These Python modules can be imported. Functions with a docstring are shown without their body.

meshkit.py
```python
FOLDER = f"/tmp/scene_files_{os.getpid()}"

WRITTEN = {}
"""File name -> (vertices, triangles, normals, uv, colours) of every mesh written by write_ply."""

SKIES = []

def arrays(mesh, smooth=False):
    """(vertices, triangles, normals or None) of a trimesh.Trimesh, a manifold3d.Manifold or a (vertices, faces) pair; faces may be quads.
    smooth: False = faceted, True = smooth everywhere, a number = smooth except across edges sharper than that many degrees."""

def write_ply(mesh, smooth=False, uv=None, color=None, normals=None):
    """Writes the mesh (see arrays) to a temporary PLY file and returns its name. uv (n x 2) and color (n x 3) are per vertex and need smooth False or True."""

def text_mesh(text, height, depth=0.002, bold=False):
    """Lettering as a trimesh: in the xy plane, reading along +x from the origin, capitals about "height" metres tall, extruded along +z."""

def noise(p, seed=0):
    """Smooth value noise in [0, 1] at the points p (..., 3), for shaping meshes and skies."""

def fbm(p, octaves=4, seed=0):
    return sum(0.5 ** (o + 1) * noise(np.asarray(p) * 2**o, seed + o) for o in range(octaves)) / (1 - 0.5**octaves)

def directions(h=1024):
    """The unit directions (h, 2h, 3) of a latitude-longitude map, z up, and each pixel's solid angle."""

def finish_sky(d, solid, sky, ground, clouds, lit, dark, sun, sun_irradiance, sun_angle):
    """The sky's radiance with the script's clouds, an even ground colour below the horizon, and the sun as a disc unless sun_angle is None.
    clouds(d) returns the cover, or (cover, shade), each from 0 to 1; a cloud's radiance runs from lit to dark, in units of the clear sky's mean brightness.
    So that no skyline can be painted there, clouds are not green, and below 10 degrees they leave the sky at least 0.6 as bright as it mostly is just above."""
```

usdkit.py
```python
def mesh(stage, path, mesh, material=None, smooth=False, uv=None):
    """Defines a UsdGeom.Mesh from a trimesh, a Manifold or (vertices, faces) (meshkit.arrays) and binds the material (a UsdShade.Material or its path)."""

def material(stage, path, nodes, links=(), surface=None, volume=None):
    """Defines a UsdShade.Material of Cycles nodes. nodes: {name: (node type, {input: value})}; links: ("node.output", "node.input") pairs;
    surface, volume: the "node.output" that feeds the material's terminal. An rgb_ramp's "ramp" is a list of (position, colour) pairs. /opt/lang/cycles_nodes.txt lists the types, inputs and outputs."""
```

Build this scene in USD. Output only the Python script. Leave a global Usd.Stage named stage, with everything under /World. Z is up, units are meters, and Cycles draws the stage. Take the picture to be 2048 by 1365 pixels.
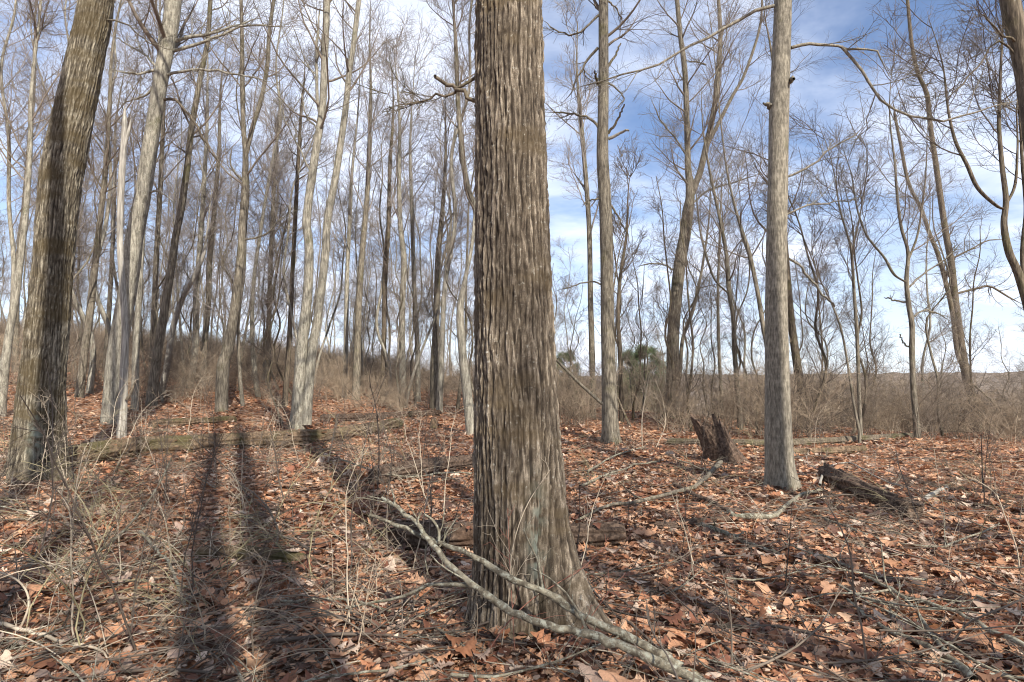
import math, numpy as np, usdkit, meshkit
from pxr import Usd, UsdGeom, UsdLux, UsdShade, Gf, Sdf, Vt

stage = Usd.Stage.CreateInMemory()
UsdGeom.SetStageUpAxis(stage, 'Z'); UsdGeom.SetStageMetersPerUnit(stage, 1.0)
UsdGeom.Xform.Define(stage, '/World'); UsdGeom.Scope.Define(stage, '/World/Looks')
stage.SetDefaultPrim(stage.GetPrimAtPath('/World'))
T = Sdf.ValueTypeNames
R_ = np.random.default_rng

# ------------------------------------------------------------------ camera, sky, sun
F = 1220.0                       # focal length in pixels of the 2048 wide photograph
PITCH = math.radians(4.1)
EYE = np.array([0.0, 0.0, 1.6])
SUN_AZ = math.radians(26.0)      # behind the camera, to its right
SUN_EL = math.radians(37.0)
SUN = np.array([math.sin(SUN_AZ) * math.cos(SUN_EL), -math.cos(SUN_AZ) * math.cos(SUN_EL), math.sin(SUN_EL)])

cam = UsdGeom.Camera.Define(stage, '/World/camera')
cam.CreateHorizontalApertureAttr(36.0); cam.CreateVerticalApertureAttr(36.0 * 682 / 1024)
cam.CreateFocalLengthAttr(36.0 * F / 2048)
cam.CreateClippingRangeAttr((0.05, 20000.0))
cam.AddTranslateOp().Set(Gf.Vec3d(*EYE)); cam.AddRotateXOp().Set(90 + math.degrees(PITCH))
cam.CreateExposureAttr(0.92)

SKY_ROT = math.atan2(SUN[0], SUN[1])
dome = UsdLux.DomeLight.Define(stage, '/World/sky')
sky = usdkit.material(stage, '/World/Looks/sky', {
    'tc': ('texture_coordinate', {}),
    'sky': ('sky_texture', {'sky_type': 'single_scattering', 'sun_disc': False, 'sun_elevation': SUN_EL, 'sun_rotation': SKY_ROT, 'altitude': 300.0, 'aerosol_density': 0.7}),
    'tint': ('mix', {'mix_type': 'multiply', 'fac': 1.0, 'color2': (1.08, 1.20, 1.40)}),
    'sep': ('separate_xyz', {}),
    'zc': ('math', {'math_type': 'maximum', 'value2': 0.06}),
    'zo': ('math', {'math_type': 'add', 'value2': 0.16}),
    'dx': ('math', {'math_type': 'divide'}), 'dy': ('math', {'math_type': 'divide'}),
    'pl': ('combine_xyz', {'z': 0.0}),
    'map': ('mapping', {'rotation': (0, 0, 0.5), 'scale': (0.9, 1.15, 1.0), 'location': (1.15, 0.7, 0.0)}),
    'n1': ('noise_texture', {'scale': 0.75, 'detail': 6.0, 'roughness': 0.5, 'distortion': 0.25}),
    'n2': ('noise_texture', {'scale': 3.0, 'detail': 7.0, 'roughness': 0.6, 'distortion': 0.3}),
    'nm': ('math', {'math_type': 'multiply_add', 'value2': 0.34}),
    'cl': ('map_range', {'range_type': 'smoothstep', 'from_min': 0.50, 'from_max': 0.82, 'to_min': 0.04, 'to_max': 0.92, 'clamp': True}),
    'lo': ('map_range', {'range_type': 'smoothstep', 'from_min': 0.0, 'from_max': 0.42, 'to_min': 0.60, 'to_max': 0.0, 'clamp': True}),
    'mx': ('math', {'math_type': 'maximum'}),
    'mix': ('mix', {'mix_type': 'mix', 'color2': (9.6, 10.2, 11.8)}),
    'bg': ('background_shader', {'strength': 0.068})},
    [('tc.generated', 'sep.vector'), ('sep.z', 'zc.value1'), ('zc.value', 'zo.value1'), ('sep.x', 'dx.value1'), ('zo.value', 'dx.value2'), ('sep.y', 'dy.value1'), ('zo.value', 'dy.value2'),
     ('dx.value', 'pl.x'), ('dy.value', 'pl.y'), ('pl.vector', 'map.vector'), ('map.vector', 'n1.vector'), ('map.vector', 'n2.vector'),
     ('n2.fac', 'nm.value1'), ('n1.fac', 'nm.value3'), ('nm.value', 'cl.value'), ('sep.z', 'lo.value'), ('cl.result', 'mx.value1'), ('lo.result', 'mx.value2'),
     ('sky.color', 'tint.color1'), ('tint.color', 'mix.color1'), ('mx.value', 'mix.fac'), ('mix.color', 'bg.color')], surface='bg.background')
UsdShade.MaterialBindingAPI.Apply(dome.GetPrim()).Bind(sky)

sun = UsdLux.DistantLight.Define(stage, '/World/sun')
sun.CreateNormalizeAttr(True); sun.CreateIntensityAttr(1.25); sun.CreateAngleAttr(0.5); sun.CreateColorAttr(Gf.Vec3f(1.0, 0.93, 0.83))
q = Gf.Rotation(Gf.Vec3d(0, 0, 1), Gf.Vec3d(*SUN)).GetQuat()
sun.AddOrientOp(UsdGeom.XformOp.PrecisionDouble).Set(Gf.Quatd(q.GetReal(), q.GetImaginary()))

# ------------------------------------------------------------------ terrain and projection helpers
def softplus(x, k):
    return np.logaddexp(0, np.asarray(x, float) / k) * k

def smooth(a, b, x):
    t = np.clip((np.asarray(x, float) - a) / (b - a), 0, 1)
    return t * t * (3 - 2 * t)

def height(x, y):
    """The ground: level round the camera, rising to the left, breaking away to the right."""
    x, y = np.asarray(x, float), np.asarray(y, float)
    g = softplus(-0.8 * x + 0.28 * y - 1.5, 2.0)
    h = 0.046 * np.minimum(g, 60) + 0.02 * np.minimum(softplus(y - 8.0, 2.0), 30)
    h = h + 0.06 * np.minimum(softplus(-0.9 * x + 0.5 * y - 19.0, 2.5), 45)
    d = softplus(0.9 * x + 0.8 * y - 30.0, 2.0)
    h = h - 30.0 * np.tanh(d * 0.22 / 30.0) * smooth(-30, 0, x + 0.3 * y)
    p = np.stack([x, y, np.zeros_like(x)], -1)
    near = 1 - smooth(60, 140, np.hypot(x, y))
    h = h + near * (0.20 * (meshkit.noise(p / 3.1, 3) - 0.5) + 0.09 * (meshkit.noise(p / 0.9, 5) - 0.5) + 0.035 * (meshkit.noise(p / 0.31, 7) - 0.5))
    return h - H0

H0 = 0.0
H0 = float(height(0.05, 4.1))
FWD = np.array([0, math.cos(PITCH), math.sin(PITCH)]); UP = np.array([0, -math.sin(PITCH), math.cos(PITCH)])

def ray(px, py):
    d = FWD + np.array([1.0, 0, 0]) * (px - 1024) / F + UP * (682.5 - py) / F
    return d / d[1]

def at(px, py, y):
    return EYE + ray(px, py) * y

def ground_at(px, py, far=60.0):
    ys = np.linspace(2.0, far, 1500); r = ray(px, py)
    P = EYE[None] + ys[:, None] * r[None]
    below = P[:, 2] <= height(P[:, 0], P[:, 1])
    i = int(np.argmax(below)) if below.any() else len(ys) - 1
    p = P[i].copy(); p[2] = float(height(p[0], p[1]))
    return p

# ------------------------------------------------------------------ naming, tagging
taken = {}
def numbered(parent, name):
    k = taken.get((parent, name), -1) + 1
    taken[(parent, name)] = k
    return f'{parent}/{name}' + (f'_{k:03d}' if k else '')

def tag(prim, label=None, cat=None, group=None, kind=None):
    for k, v in (('label', label), ('category', cat), ('group', group), ('kind', kind)):
        if v: prim.SetCustomDataByKey(k, v)
    return prim

def thing(name, label, cat, loc=(0, 0, 0), group=None, rz=0.0, scale=None):
    x = UsdGeom.Xform.Define(stage, numbered('/World', name))
    x.AddTranslateOp().Set(Gf.Vec3d(*map(float, loc)))
    if rz: x.AddRotateZOp().Set(float(rz))
    if scale is not None: x.AddScaleOp().Set(Gf.Vec3f(*([float(scale)] * 3 if np.ndim(scale) == 0 else map(float, scale))))
    return tag(x.GetPrim(), label, cat, group)

def part(name, parent, vf, mat, smooth=True, off=None, kind=None, label=None, vars=None):
    v, f = np.asarray(vf[0], float), np.asarray(vf[1])
    if off is not None: v = v - np.asarray(off)
    path = numbered(str(parent.GetPath()) if hasattr(parent, 'GetPath') else parent, name)
    m = usdkit.mesh(stage, path, (v, f), mat, smooth=smooth)
    for k, a in (vars or {}).items():
        UsdGeom.PrimvarsAPI(m).CreatePrimvar(k, T.FloatArray, 'vertex').Set(Vt.FloatArray.FromNumpy(np.asarray(a, np.float32)))
    return tag(m.GetPrim(), label, kind=kind)

def copies(cls, name, label, cat, loc, rz=0, scale=1.0, group=None, tilt=None):
    x = UsdGeom.Xform.Define(stage, numbered('/World', name))
    x.AddTranslateOp().Set(Gf.Vec3d(*map(float, loc)))
    x.AddRotateZOp().Set(float(rz))
    if tilt: x.AddRotateXOp().Set(float(tilt))
    x.AddScaleOp().Set(Gf.Vec3f(*([float(scale)] * 3 if np.ndim(scale) == 0 else map(float, scale))))
    p = x.GetPrim()
    p.GetReferences().AddInternalReference(cls); p.SetInstanceable(True)
    return tag(p, label, cat, group)

# ------------------------------------------------------------------ tubes, growth
def tubes(P, R, sides):
    """k polylines of n points each as tapered tubes: P (k, n, 3), R (k, n)."""
    P, R = np.asarray(P, float), np.asarray(R, float)
    k, n = R.shape
    if k == 0: return np.zeros((0, 3)), np.zeros((0, 3), int)
    t = np.gradient(P, axis=1); t /= np.linalg.norm(t, axis=2, keepdims=True) + 1e-12
    m = P[:, -1] - P[:, 0]; m /= np.linalg.norm(m, axis=1, keepdims=True) + 1e-12
    ref = np.where(np.abs(m[:, 2:]) < 0.8, [0, 0, 1.0], [1.0, 0, 0])[:, None]
    a = np.cross(t, ref); a /= np.linalg.norm(a, axis=2, keepdims=True) + 1e-12
    b = np.cross(t, a)
    g = np.arange(sides) * 2 * np.pi / sides
    v = P[:, :, None] + R[:, :, None, None] * (np.cos(g)[None, None, :, None] * a[:, :, None] + np.sin(g)[None, None, :, None] * b[:, :, None])
    K, I, J = np.meshgrid(np.arange(k) * n * sides, np.arange(n - 1) * sides, np.arange(sides), indexing='ij')
    J2 = (J + 1) % sides
    A, B, C, D = K + I + J, K + I + J2, K + I + sides + J2, K + I + sides + J
    f = np.concatenate([np.stack([A, C, B], -1).reshape(-1, 3), np.stack([A, D, C], -1).reshape(-1, 3)])
    return v.reshape(-1, 3), f

def join(*vfs):
    vs, fs, n = [], [], 0
    for v, f in vfs:
        vs.append(v); fs.append(f + n); n += len(v)
    return np.concatenate(vs), np.concatenate(fs)

def resample(pts, n):
    """n points evenly along a Catmull-Rom curve through pts (m, c)."""
    p = np.asarray(pts, float)
    if len(p) > 2:
        q = np.vstack([2 * p[0] - p[1], p, 2 * p[-1] - p[-2]])
        u = np.linspace(0, len(p) - 1 - 1e-9, 12 * len(p)); i = u.astype(int); s = (u - i)[:, None]
        a, b, c, d = q[i], q[i + 1], q[i + 2], q[i + 3]
        p = 0.5 * (2 * b + (c - a) * s + (2 * a - 5 * b + 4 * c - d) * s**2 + (3 * b - a - 3 * c + d) * s**3)
    l = np.concatenate([[0], np.cumsum(np.linalg.norm(np.diff(p[:, :3], axis=0), axis=1))])
    w = np.linspace(0, l[-1], n)
    return np.stack([np.interp(w, l, p[:, k]) for k in range(p.shape[1])], 1)

def unit(v):
    return v / (np.linalg.norm(v, axis=-1, keepdims=True) + 1e-12)

def grow(start, d, L, r0, r1, n, rng, wob=0.12, up=0.0):
    """k shoots: wandering polylines (k, n, 3) and radii (k, n)."""
    k = len(start)
    P = np.zeros((k, n, 3)); P[:, 0] = start; d = unit(d)
    for i in range(1, n):
        d = unit(d + rng.normal(0, wob, (k, 3)) + np.array([0, 0, up]))
        P[:, i] = P[:, i - 1] + d * (L / (n - 1))[:, None]
    s = np.linspace(0, 1, n)[None]
    return P, r0[:, None] * (1 - s) + r1[:, None] * s

def spawn(P, R, per, rng, t0=0.15, t1=1.0, ang=(35, 65), ratio=0.5, n=5, wob=0.14, up=0.05, rr=0.6, rmin=0.003, tip=0.35, fade=0.55, lens=None):
    """per children on every parent polyline."""
    k, m = R.shape
    own = np.repeat(np.arange(k), per)
    t = (rng.random(len(own)) * (t1 - t0) + t0)
    x = t * (m - 1); i = np.minimum(x.astype(int), m - 2); s = (x - i)[:, None]
    base = P[own, i] * (1 - s) + P[own, i + 1] * s
    tan = unit(P[own, i + 1] - P[own, i])
    rad = R[own, i] * (1 - s[:, 0]) + R[own, i + 1] * s[:, 0]
    h = rng.normal(size=(len(own), 3)); h = unit(h - (h * tan).sum(1, keepdims=True) * tan)
    a = np.radians(rng.uniform(*ang, len(own)))[:, None]
    d = np.cos(a) * tan + np.sin(a) * h
    length = np.linalg.norm(np.diff(P, axis=1), axis=2).sum(1)[own] if lens is None else np.full(len(own), lens)
    L = length * ratio * rng.uniform(0.6, 1.3, len(own)) * (1 - fade * t)
    r0 = np.maximum(rad * rr * rng.uniform(0.6, 1.0, len(own)), rmin)
    return grow(base, d, L, r0, np.maximum(r0 * tip, rmin * 0.7), n, rng, wob, up)

def crown(trunkP, trunkR, seed, limbs=16, t0=0.45, sub=7, twig=6, fine=4, L=4.0, ang=(32, 66), up=0.06, rmin=0.0032, sides=(5, 3, 3), wob=0.09):
    rng = R_(seed)
    A = spawn(trunkP, trunkR, limbs, rng, t0, 0.985, ang, 1.0, 11, wob, up, 0.42, rmin * 3, 0.18, 0.45, lens=L)
    B = spawn(*A, sub, rng, 0.12, 1.0, (28, 60), 1.0, 8, wob * 1.1, up * 0.5, 0.55, rmin * 1.7, 0.3, 0.4, lens=0.42 * L)
    C = spawn(*B, twig, rng, 0.1, 1.0, (25, 60), 1.0, 6, wob * 1.2, up * 0.3, 0.55, rmin, 0.5, 0.4, lens=0.21 * L)
    out = [tubes(*A, sides[0]), tubes(*B, sides[1]), tubes(*C, sides[2])]
    if fine:
        D = spawn(*C, fine, rng, 0.12, 1.0, (22, 58), 1.0, 4, 0.13, 0.02, 0.65, rmin * 0.72, 0.6, 0.3, lens=0.12 * L)
        out.append(tubes(*D, 3))
    return join(*out)

def bark_height(theta, s, r, seed, wide=0.042, long=0.38):
    """0 in the fissures of ridged bark, 1 on its ridges; the ridges wander, merge and break."""
    q = np.stack([np.cos(theta) * r, np.sin(theta) * r, s], -1)
    N = max(8, round(2 * np.pi * r / wide))
    warp = 5.0 * (meshkit.fbm(q / [0.15, 0.15, long * 1.7], 2, seed) - 0.5) + 3.0 * (meshkit.fbm(q / [0.05, 0.05, long * 0.45], 2, seed + 3) - 0.5)
    ph = np.abs(np.cos(0.5 * N * theta + warp))
    a = np.abs(meshkit.fbm(q / [wide * 0.9, wide * 0.9, long * 2.0], 2, seed + 30) - 0.5)
    b = np.abs(meshkit.fbm(q / [wide * 0.55, wide * 0.55, long * 1.1], 2, seed + 5) - 0.5)
    crest = np.maximum(np.exp(-(a / 0.045) ** 2), 0.75 * np.exp(-(b / 0.04) ** 2))
    crack = np.exp(-(np.abs(meshkit.fbm(q / [wide * 0.9, wide * 0.9, long * 0.8], 2, seed + 41) - 0.5) / 0.035) ** 2) + 0.45 * np.exp(-(np.abs(meshkit.noise(q / [wide, wide, long * 0.3], seed + 9) - 0.5) / 0.05) ** 2)
    rough = meshkit.fbm(q / [0.009, 0.009, 0.05], 3, seed + 12)
    keep = meshkit.fbm(q / [wide * 1.2, wide * 1.2, long * 1.0], 2, seed + 14)
    h = 0.36 * smooth(0.05, 0.9, ph) + 0.07 + 0.58 * crest * (0.25 + 1.5 * keep) - 0.26 * crack
    return np.clip(h * (0.50 + 1.0 * rough), 0, 1.3)

def trunk_mesh(path, sides, ds, lobes=(), bark=None, seed=0, wobble=0.03, dense_to=None, flare=0.0):
    """path (m, 4): x, y, z, radius from the base up. lobes: (angle, half width, reach, height, centre height). bark: (depth, ridge width, ridge length)."""
    l = np.concatenate([[0], np.cumsum(np.linalg.norm(np.diff(path[:, :3], axis=0), axis=1))])
    top = l[-1]
    s = np.arange(0, dense_to or top, ds)
    if dense_to and dense_to < top: s = np.concatenate([s, np.linspace(dense_to, top, max(4, int((top - dense_to) / 0.25)))])
    else: s = np.append(s, top)
    fine = resample(path, 400)
    lf = np.linspace(0, 1, 400) * 1.0
    lf = np.concatenate([[0], np.cumsum(np.linalg.norm(np.diff(fine[:, :3], axis=0), axis=1))]); lf *= top / lf[-1]
    c = np.stack([np.interp(s, lf, fine[:, k]) for k in range(4)], 1)
    th = np.arange(sides) * 2 * np.pi / sides
    S, TH = np.meshgrid(s, th, indexing='ij')
    Rr = np.repeat(c[:, 3:4], sides, 1)
    q = np.stack([np.cos(TH) * 1.3, np.sin(TH) * 1.3, S * 0.9], -1)
    rad = Rr * (1 + wobble * 2 * (meshkit.fbm(q, 3, seed + 40) - 0.5))
    if flare:
        rad = rad * (1 + flare * np.exp(-S / (2.2 * path[0, 3])) * (0.55 + 0.6 * np.cos(TH * 5 + seed) ** 2))
    for (a, wd, reach, hh, zc) in lobes:
        dd = (TH - math.radians(a) + np.pi) % (2 * np.pi) - np.pi
        g = np.exp(-(dd / math.radians(wd)) ** 2)
        rad = rad + reach * g * (np.exp(-S / hh) if zc is None else np.exp(-((S - zc) / hh) ** 2))
    hgt = np.ones_like(S)
    if bark:
        hgt = bark_height(TH, S, max(path[len(path) // 2, 3], 0.05), seed, bark[1], bark[2])
        rough = meshkit.noise(np.stack([np.cos(TH) * Rr * 60, np.sin(TH) * Rr * 60, S * 40], -1), seed + 60) - 0.5
        rad = rad + bark[0] * (hgt - 0.5) + bark[0] * 0.25 * rough
    v = np.stack([c[:, 0:1] + np.cos(TH) * rad, c[:, 1:2] + np.sin(TH) * rad, np.repeat(c[:, 2:3], sides, 1)], -1)
    n = len(s)
    I, J = np.meshgrid(np.arange(n - 1) * sides, np.arange(sides), indexing='ij'); J2 = (J + 1) % sides
    f = np.concatenate([np.stack([I + J, I + J2, I + sides + J2], -1).reshape(-1, 3), np.stack([I + J, I + sides + J2, I + sides + J], -1).reshape(-1, 3)])
    return (v.reshape(-1, 3), f), hgt.ravel(), (S.ravel(), TH.ravel())

# ------------------------------------------------------------------ materials
def mat(name, nodes, links, surface='p.BSDF'):
    return usdkit.material(stage, '/World/Looks/' + name, nodes, links, surface=surface)

def bark_mat(name, dark, light, lichen=(0.36, 0.37, 0.33), moss=(0.07, 0.065, 0.025), stretch=0.12, scale=26.0, lich=0.62, mossy=0.60, bump=0.6, dist=0.012, attr=None, bands=False):
    nodes = {
        'tc': ('texture_coordinate', {}), 'm': ('mapping', {'scale': (1, 1, stretch)}),
        'n': ('noise_texture', {'scale': scale, 'detail': 6.0, 'roughness': 0.65}),
        'r': ('rgb_ramp', {'ramp': [(0.36, dark), (0.5, tuple((np.array(dark) + light) / 2)), (0.62, tuple(np.array(light) * 1.1))]}),
        'big': ('noise_texture', {'scale': 1.7, 'detail': 4.0, 'roughness': 0.6}),
        'bm': ('map_range', {'range_type': 'smoothstep', 'from_min': mossy - 0.08, 'from_max': mossy + 0.12, 'to_max': 0.7, 'clamp': True}),
        'mm': ('mix', {'color2': moss}),
        'ln': ('noise_texture', {'scale': 34.0, 'detail': 5.0, 'roughness': 0.7}),
        'lm': ('map_range', {'range_type': 'smoothstep', 'from_min': lich, 'from_max': lich + 0.1, 'to_max': 0.85, 'clamp': True}),
        'lx': ('mix', {'color2': lichen}),
        'b': ('bump', {'strength': bump, 'distance': dist}),
        'p': ('principled_bsdf', {'roughness': 0.88, 'specular_ior_level': 0.25})}
    links = [('tc.object', 'm.vector'), ('m.vector', 'n.vector'), ('n.fac', 'r.fac'), ('tc.object', 'big.vector'), ('big.fac', 'bm.value'), ('bm.result', 'mm.fac'),
             ('tc.object', 'ln.vector'), ('ln.fac', 'lm.value'), ('lm.result', 'lx.fac'), ('mm.color', 'lx.color1'), ('n.fac', 'b.height'), ('b.normal', 'p.normal')]
    head = 'r.color'
    if bands:   # faint level rings of smooth bark
        nodes['m2'] = ('mapping', {'scale': (0.4, 0.4, 3.0)})
        nodes['wn'] = ('noise_texture', {'scale': 3.0, 'detail': 5.0, 'roughness': 0.7, 'distortion': 0.3})
        nodes['wr'] = ('map_range', {'from_min': 0.35, 'from_max': 0.65, 'to_min': 0.80, 'to_max': 1.10, 'clamp': True})
        nodes['wm'] = ('mix', {'mix_type': 'multiply', 'fac': 1.0})
        links += [('tc.object', 'm2.vector'), ('m2.vector', 'wn.vector'), ('wn.fac', 'wr.value'), ('r.color', 'wm.color1'), ('wr.result', 'wm.color2')]
        head = 'wm.color'
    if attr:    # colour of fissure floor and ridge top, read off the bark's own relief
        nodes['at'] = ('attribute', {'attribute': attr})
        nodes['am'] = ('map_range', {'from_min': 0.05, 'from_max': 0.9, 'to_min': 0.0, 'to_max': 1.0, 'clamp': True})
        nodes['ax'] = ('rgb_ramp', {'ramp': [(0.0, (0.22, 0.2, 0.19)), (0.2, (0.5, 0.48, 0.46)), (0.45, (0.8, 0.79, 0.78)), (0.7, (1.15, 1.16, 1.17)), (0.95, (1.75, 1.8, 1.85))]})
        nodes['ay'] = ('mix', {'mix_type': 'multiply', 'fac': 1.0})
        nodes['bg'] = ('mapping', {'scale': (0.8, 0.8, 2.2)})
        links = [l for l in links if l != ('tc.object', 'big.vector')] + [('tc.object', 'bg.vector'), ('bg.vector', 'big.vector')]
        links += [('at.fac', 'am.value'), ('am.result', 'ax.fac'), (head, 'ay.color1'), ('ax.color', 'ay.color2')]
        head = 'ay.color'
        nodes['gn'] = ('noise_texture', {'scale': 170.0, 'detail': 4.0, 'roughness': 0.7})
        nodes['gr'] = ('map_range', {'from_min': 0.3, 'from_max': 0.7, 'to_min': 0.5, 'to_max': 1.5, 'clamp': True})
        nodes['gm'] = ('mix', {'mix_type': 'multiply', 'fac': 1.0})
        links += [('tc.object', 'gn.vector'), ('gn.fac', 'gr.value'), ('ay.color', 'gm.color1'), ('gr.result', 'gm.color2')]
        head = 'gm.color'
        nodes['la'] = ('math', {'math_type': 'multiply'})
        links = [l for l in links if l != ('lm.result', 'lx.fac')] + [('lm.result', 'la.value1'), ('am.result', 'la.value2'), ('la.value', 'lx.fac')]
    links.append((head, 'mm.color1'))
    last = 'lx.color'
    if attr:
        nodes['gl'] = ('attribute', {'attribute': 'lichen'})
        nodes['gx'] = ('mix', {'color2': (0.20, 0.225, 0.185)})
        links += [('gl.fac', 'gx.fac'), ('lx.color', 'gx.color1')]
        last = 'gx.color'
    links.append((last, 'p.base_color'))
    return mat(name, nodes, links)

M = {}
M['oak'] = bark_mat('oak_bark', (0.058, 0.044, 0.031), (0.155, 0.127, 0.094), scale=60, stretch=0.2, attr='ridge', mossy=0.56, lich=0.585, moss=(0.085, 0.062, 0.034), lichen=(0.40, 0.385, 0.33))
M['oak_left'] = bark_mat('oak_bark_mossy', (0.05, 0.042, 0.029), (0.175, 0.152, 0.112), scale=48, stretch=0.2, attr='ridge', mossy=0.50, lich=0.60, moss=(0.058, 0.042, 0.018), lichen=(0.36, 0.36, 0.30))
M['beech'] = bark_mat('beech_bark', (0.10, 0.088, 0.067), (0.245, 0.22, 0.172), scale=40, stretch=0.22, bump=0.3, dist=0.006, bands=True, mossy=0.66, lich=0.64, lichen=(0.33, 0.32, 0.27))
M['maple'] = bark_mat('maple_bark', (0.055, 0.046, 0.034), (0.19, 0.167, 0.128), scale=30, stretch=0.14, bump=0.8, dist=0.02, mossy=0.60, lich=0.60)
M['pale'] = bark_mat('pale_bark', (0.095, 0.085, 0.066), (0.27, 0.25, 0.20), scale=26, stretch=0.18, bump=0.6, dist=0.014, mossy=0.66, lich=0.56, lichen=(0.36, 0.37, 0.30))
M['dark'] = bark_mat('dark_bark', (0.045, 0.035, 0.025), (0.15, 0.122, 0.088), scale=30, stretch=0.14, bump=0.8, dist=0.02, mossy=0.58, lich=0.64)
M['snag'] = bark_mat('bare_wood', (0.14, 0.127, 0.105), (0.36, 0.34, 0.295), scale=40, stretch=0.05, bump=0.6, dist=0.01, mossy=0.72, lich=0.62, lichen=(0.42, 0.39, 0.32))
M['rot'] = bark_mat('rotten_wood', (0.028, 0.018, 0.013), (0.135, 0.094, 0.067), scale=22, stretch=0.8, bump=1.0, dist=0.03, mossy=0.62, lich=0.64, lichen=(0.30, 0.25, 0.20), moss=(0.075, 0.042, 0.025))
M['mossy'] = bark_mat('mossy_log', (0.05, 0.034, 0.02), (0.18, 0.125, 0.08), scale=18, stretch=0.5, bump=0.9, dist=0.03, mossy=0.55, lich=0.62, moss=(0.055, 0.055, 0.017), lichen=(0.25, 0.2, 0.14))
M['branch'] = bark_mat('fallen_bark', (0.06, 0.05, 0.036), (0.20, 0.178, 0.13), scale=22, stretch=1.0, bump=0.7, dist=0.008, mossy=0.64, lich=0.50, lichen=(0.28, 0.28, 0.225), moss=(0.08, 0.10, 0.05))

def plain(name, c0, c1, scale=3.0, rough=0.85, obj=True):
    return mat(name, {'tc': ('texture_coordinate', {}), 'n': ('noise_texture', {'scale': scale, 'detail': 4.0, 'roughness': 0.6}),
                      'r': ('rgb_ramp', {'ramp': [(0.32, c0), (0.68, c1)]}), 'p': ('principled_bsdf', {'roughness': rough, 'specular_ior_level': 0.25})},
               [('tc.object', 'n.vector'), ('n.fac', 'r.fac'), ('r.color', 'p.base_color')])
M['twig'] = plain('twig_grey', (0.085, 0.066, 0.05), (0.20, 0.165, 0.13))
M['twig_dark'] = plain('twig_dark', (0.05, 0.038, 0.03), (0.12, 0.096, 0.077))
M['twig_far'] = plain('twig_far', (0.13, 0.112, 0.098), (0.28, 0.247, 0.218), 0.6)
M['brush'] = plain('brush_stems', (0.19, 0.145, 0.10), (0.40, 0.32, 0.23), 1.2)
M['cane'] = plain('cane_pale', (0.26, 0.21, 0.15), (0.50, 0.43, 0.33), 4.0)
M['cane_green'] = plain('cane_green', (0.17, 0.15, 0.085), (0.33, 0.285, 0.17), 4.0)
M['cane_red'] = plain('cane_red', (0.16, 0.065, 0.045), (0.30, 0.14, 0.10), 4.0)
M['needle'] = plain('needles', (0.05, 0.075, 0.035), (0.13, 0.165, 0.08), 1.5)
M['far'] = mat('far_woods', {'tc': ('texture_coordinate', {}), 'm': ('mapping', {'scale': (1, 1, 0.5)}), 'n': ('noise_texture', {'scale': 0.22, 'detail': 9.0, 'roughness': 0.8}),
                             'r': ('rgb_ramp', {'ramp': [(0.36, (0.06, 0.05, 0.042)), (0.5, (0.16, 0.132, 0.11)), (0.64, (0.29, 0.245, 0.205))]}), 'p': ('principled_bsdf', {'roughness': 1.0, 'specular_ior_level': 0.0})},
               [('tc.object', 'm.vector'), ('m.vector', 'n.vector'), ('n.fac', 'r.fac'), ('r.color', 'p.base_color')])
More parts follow.
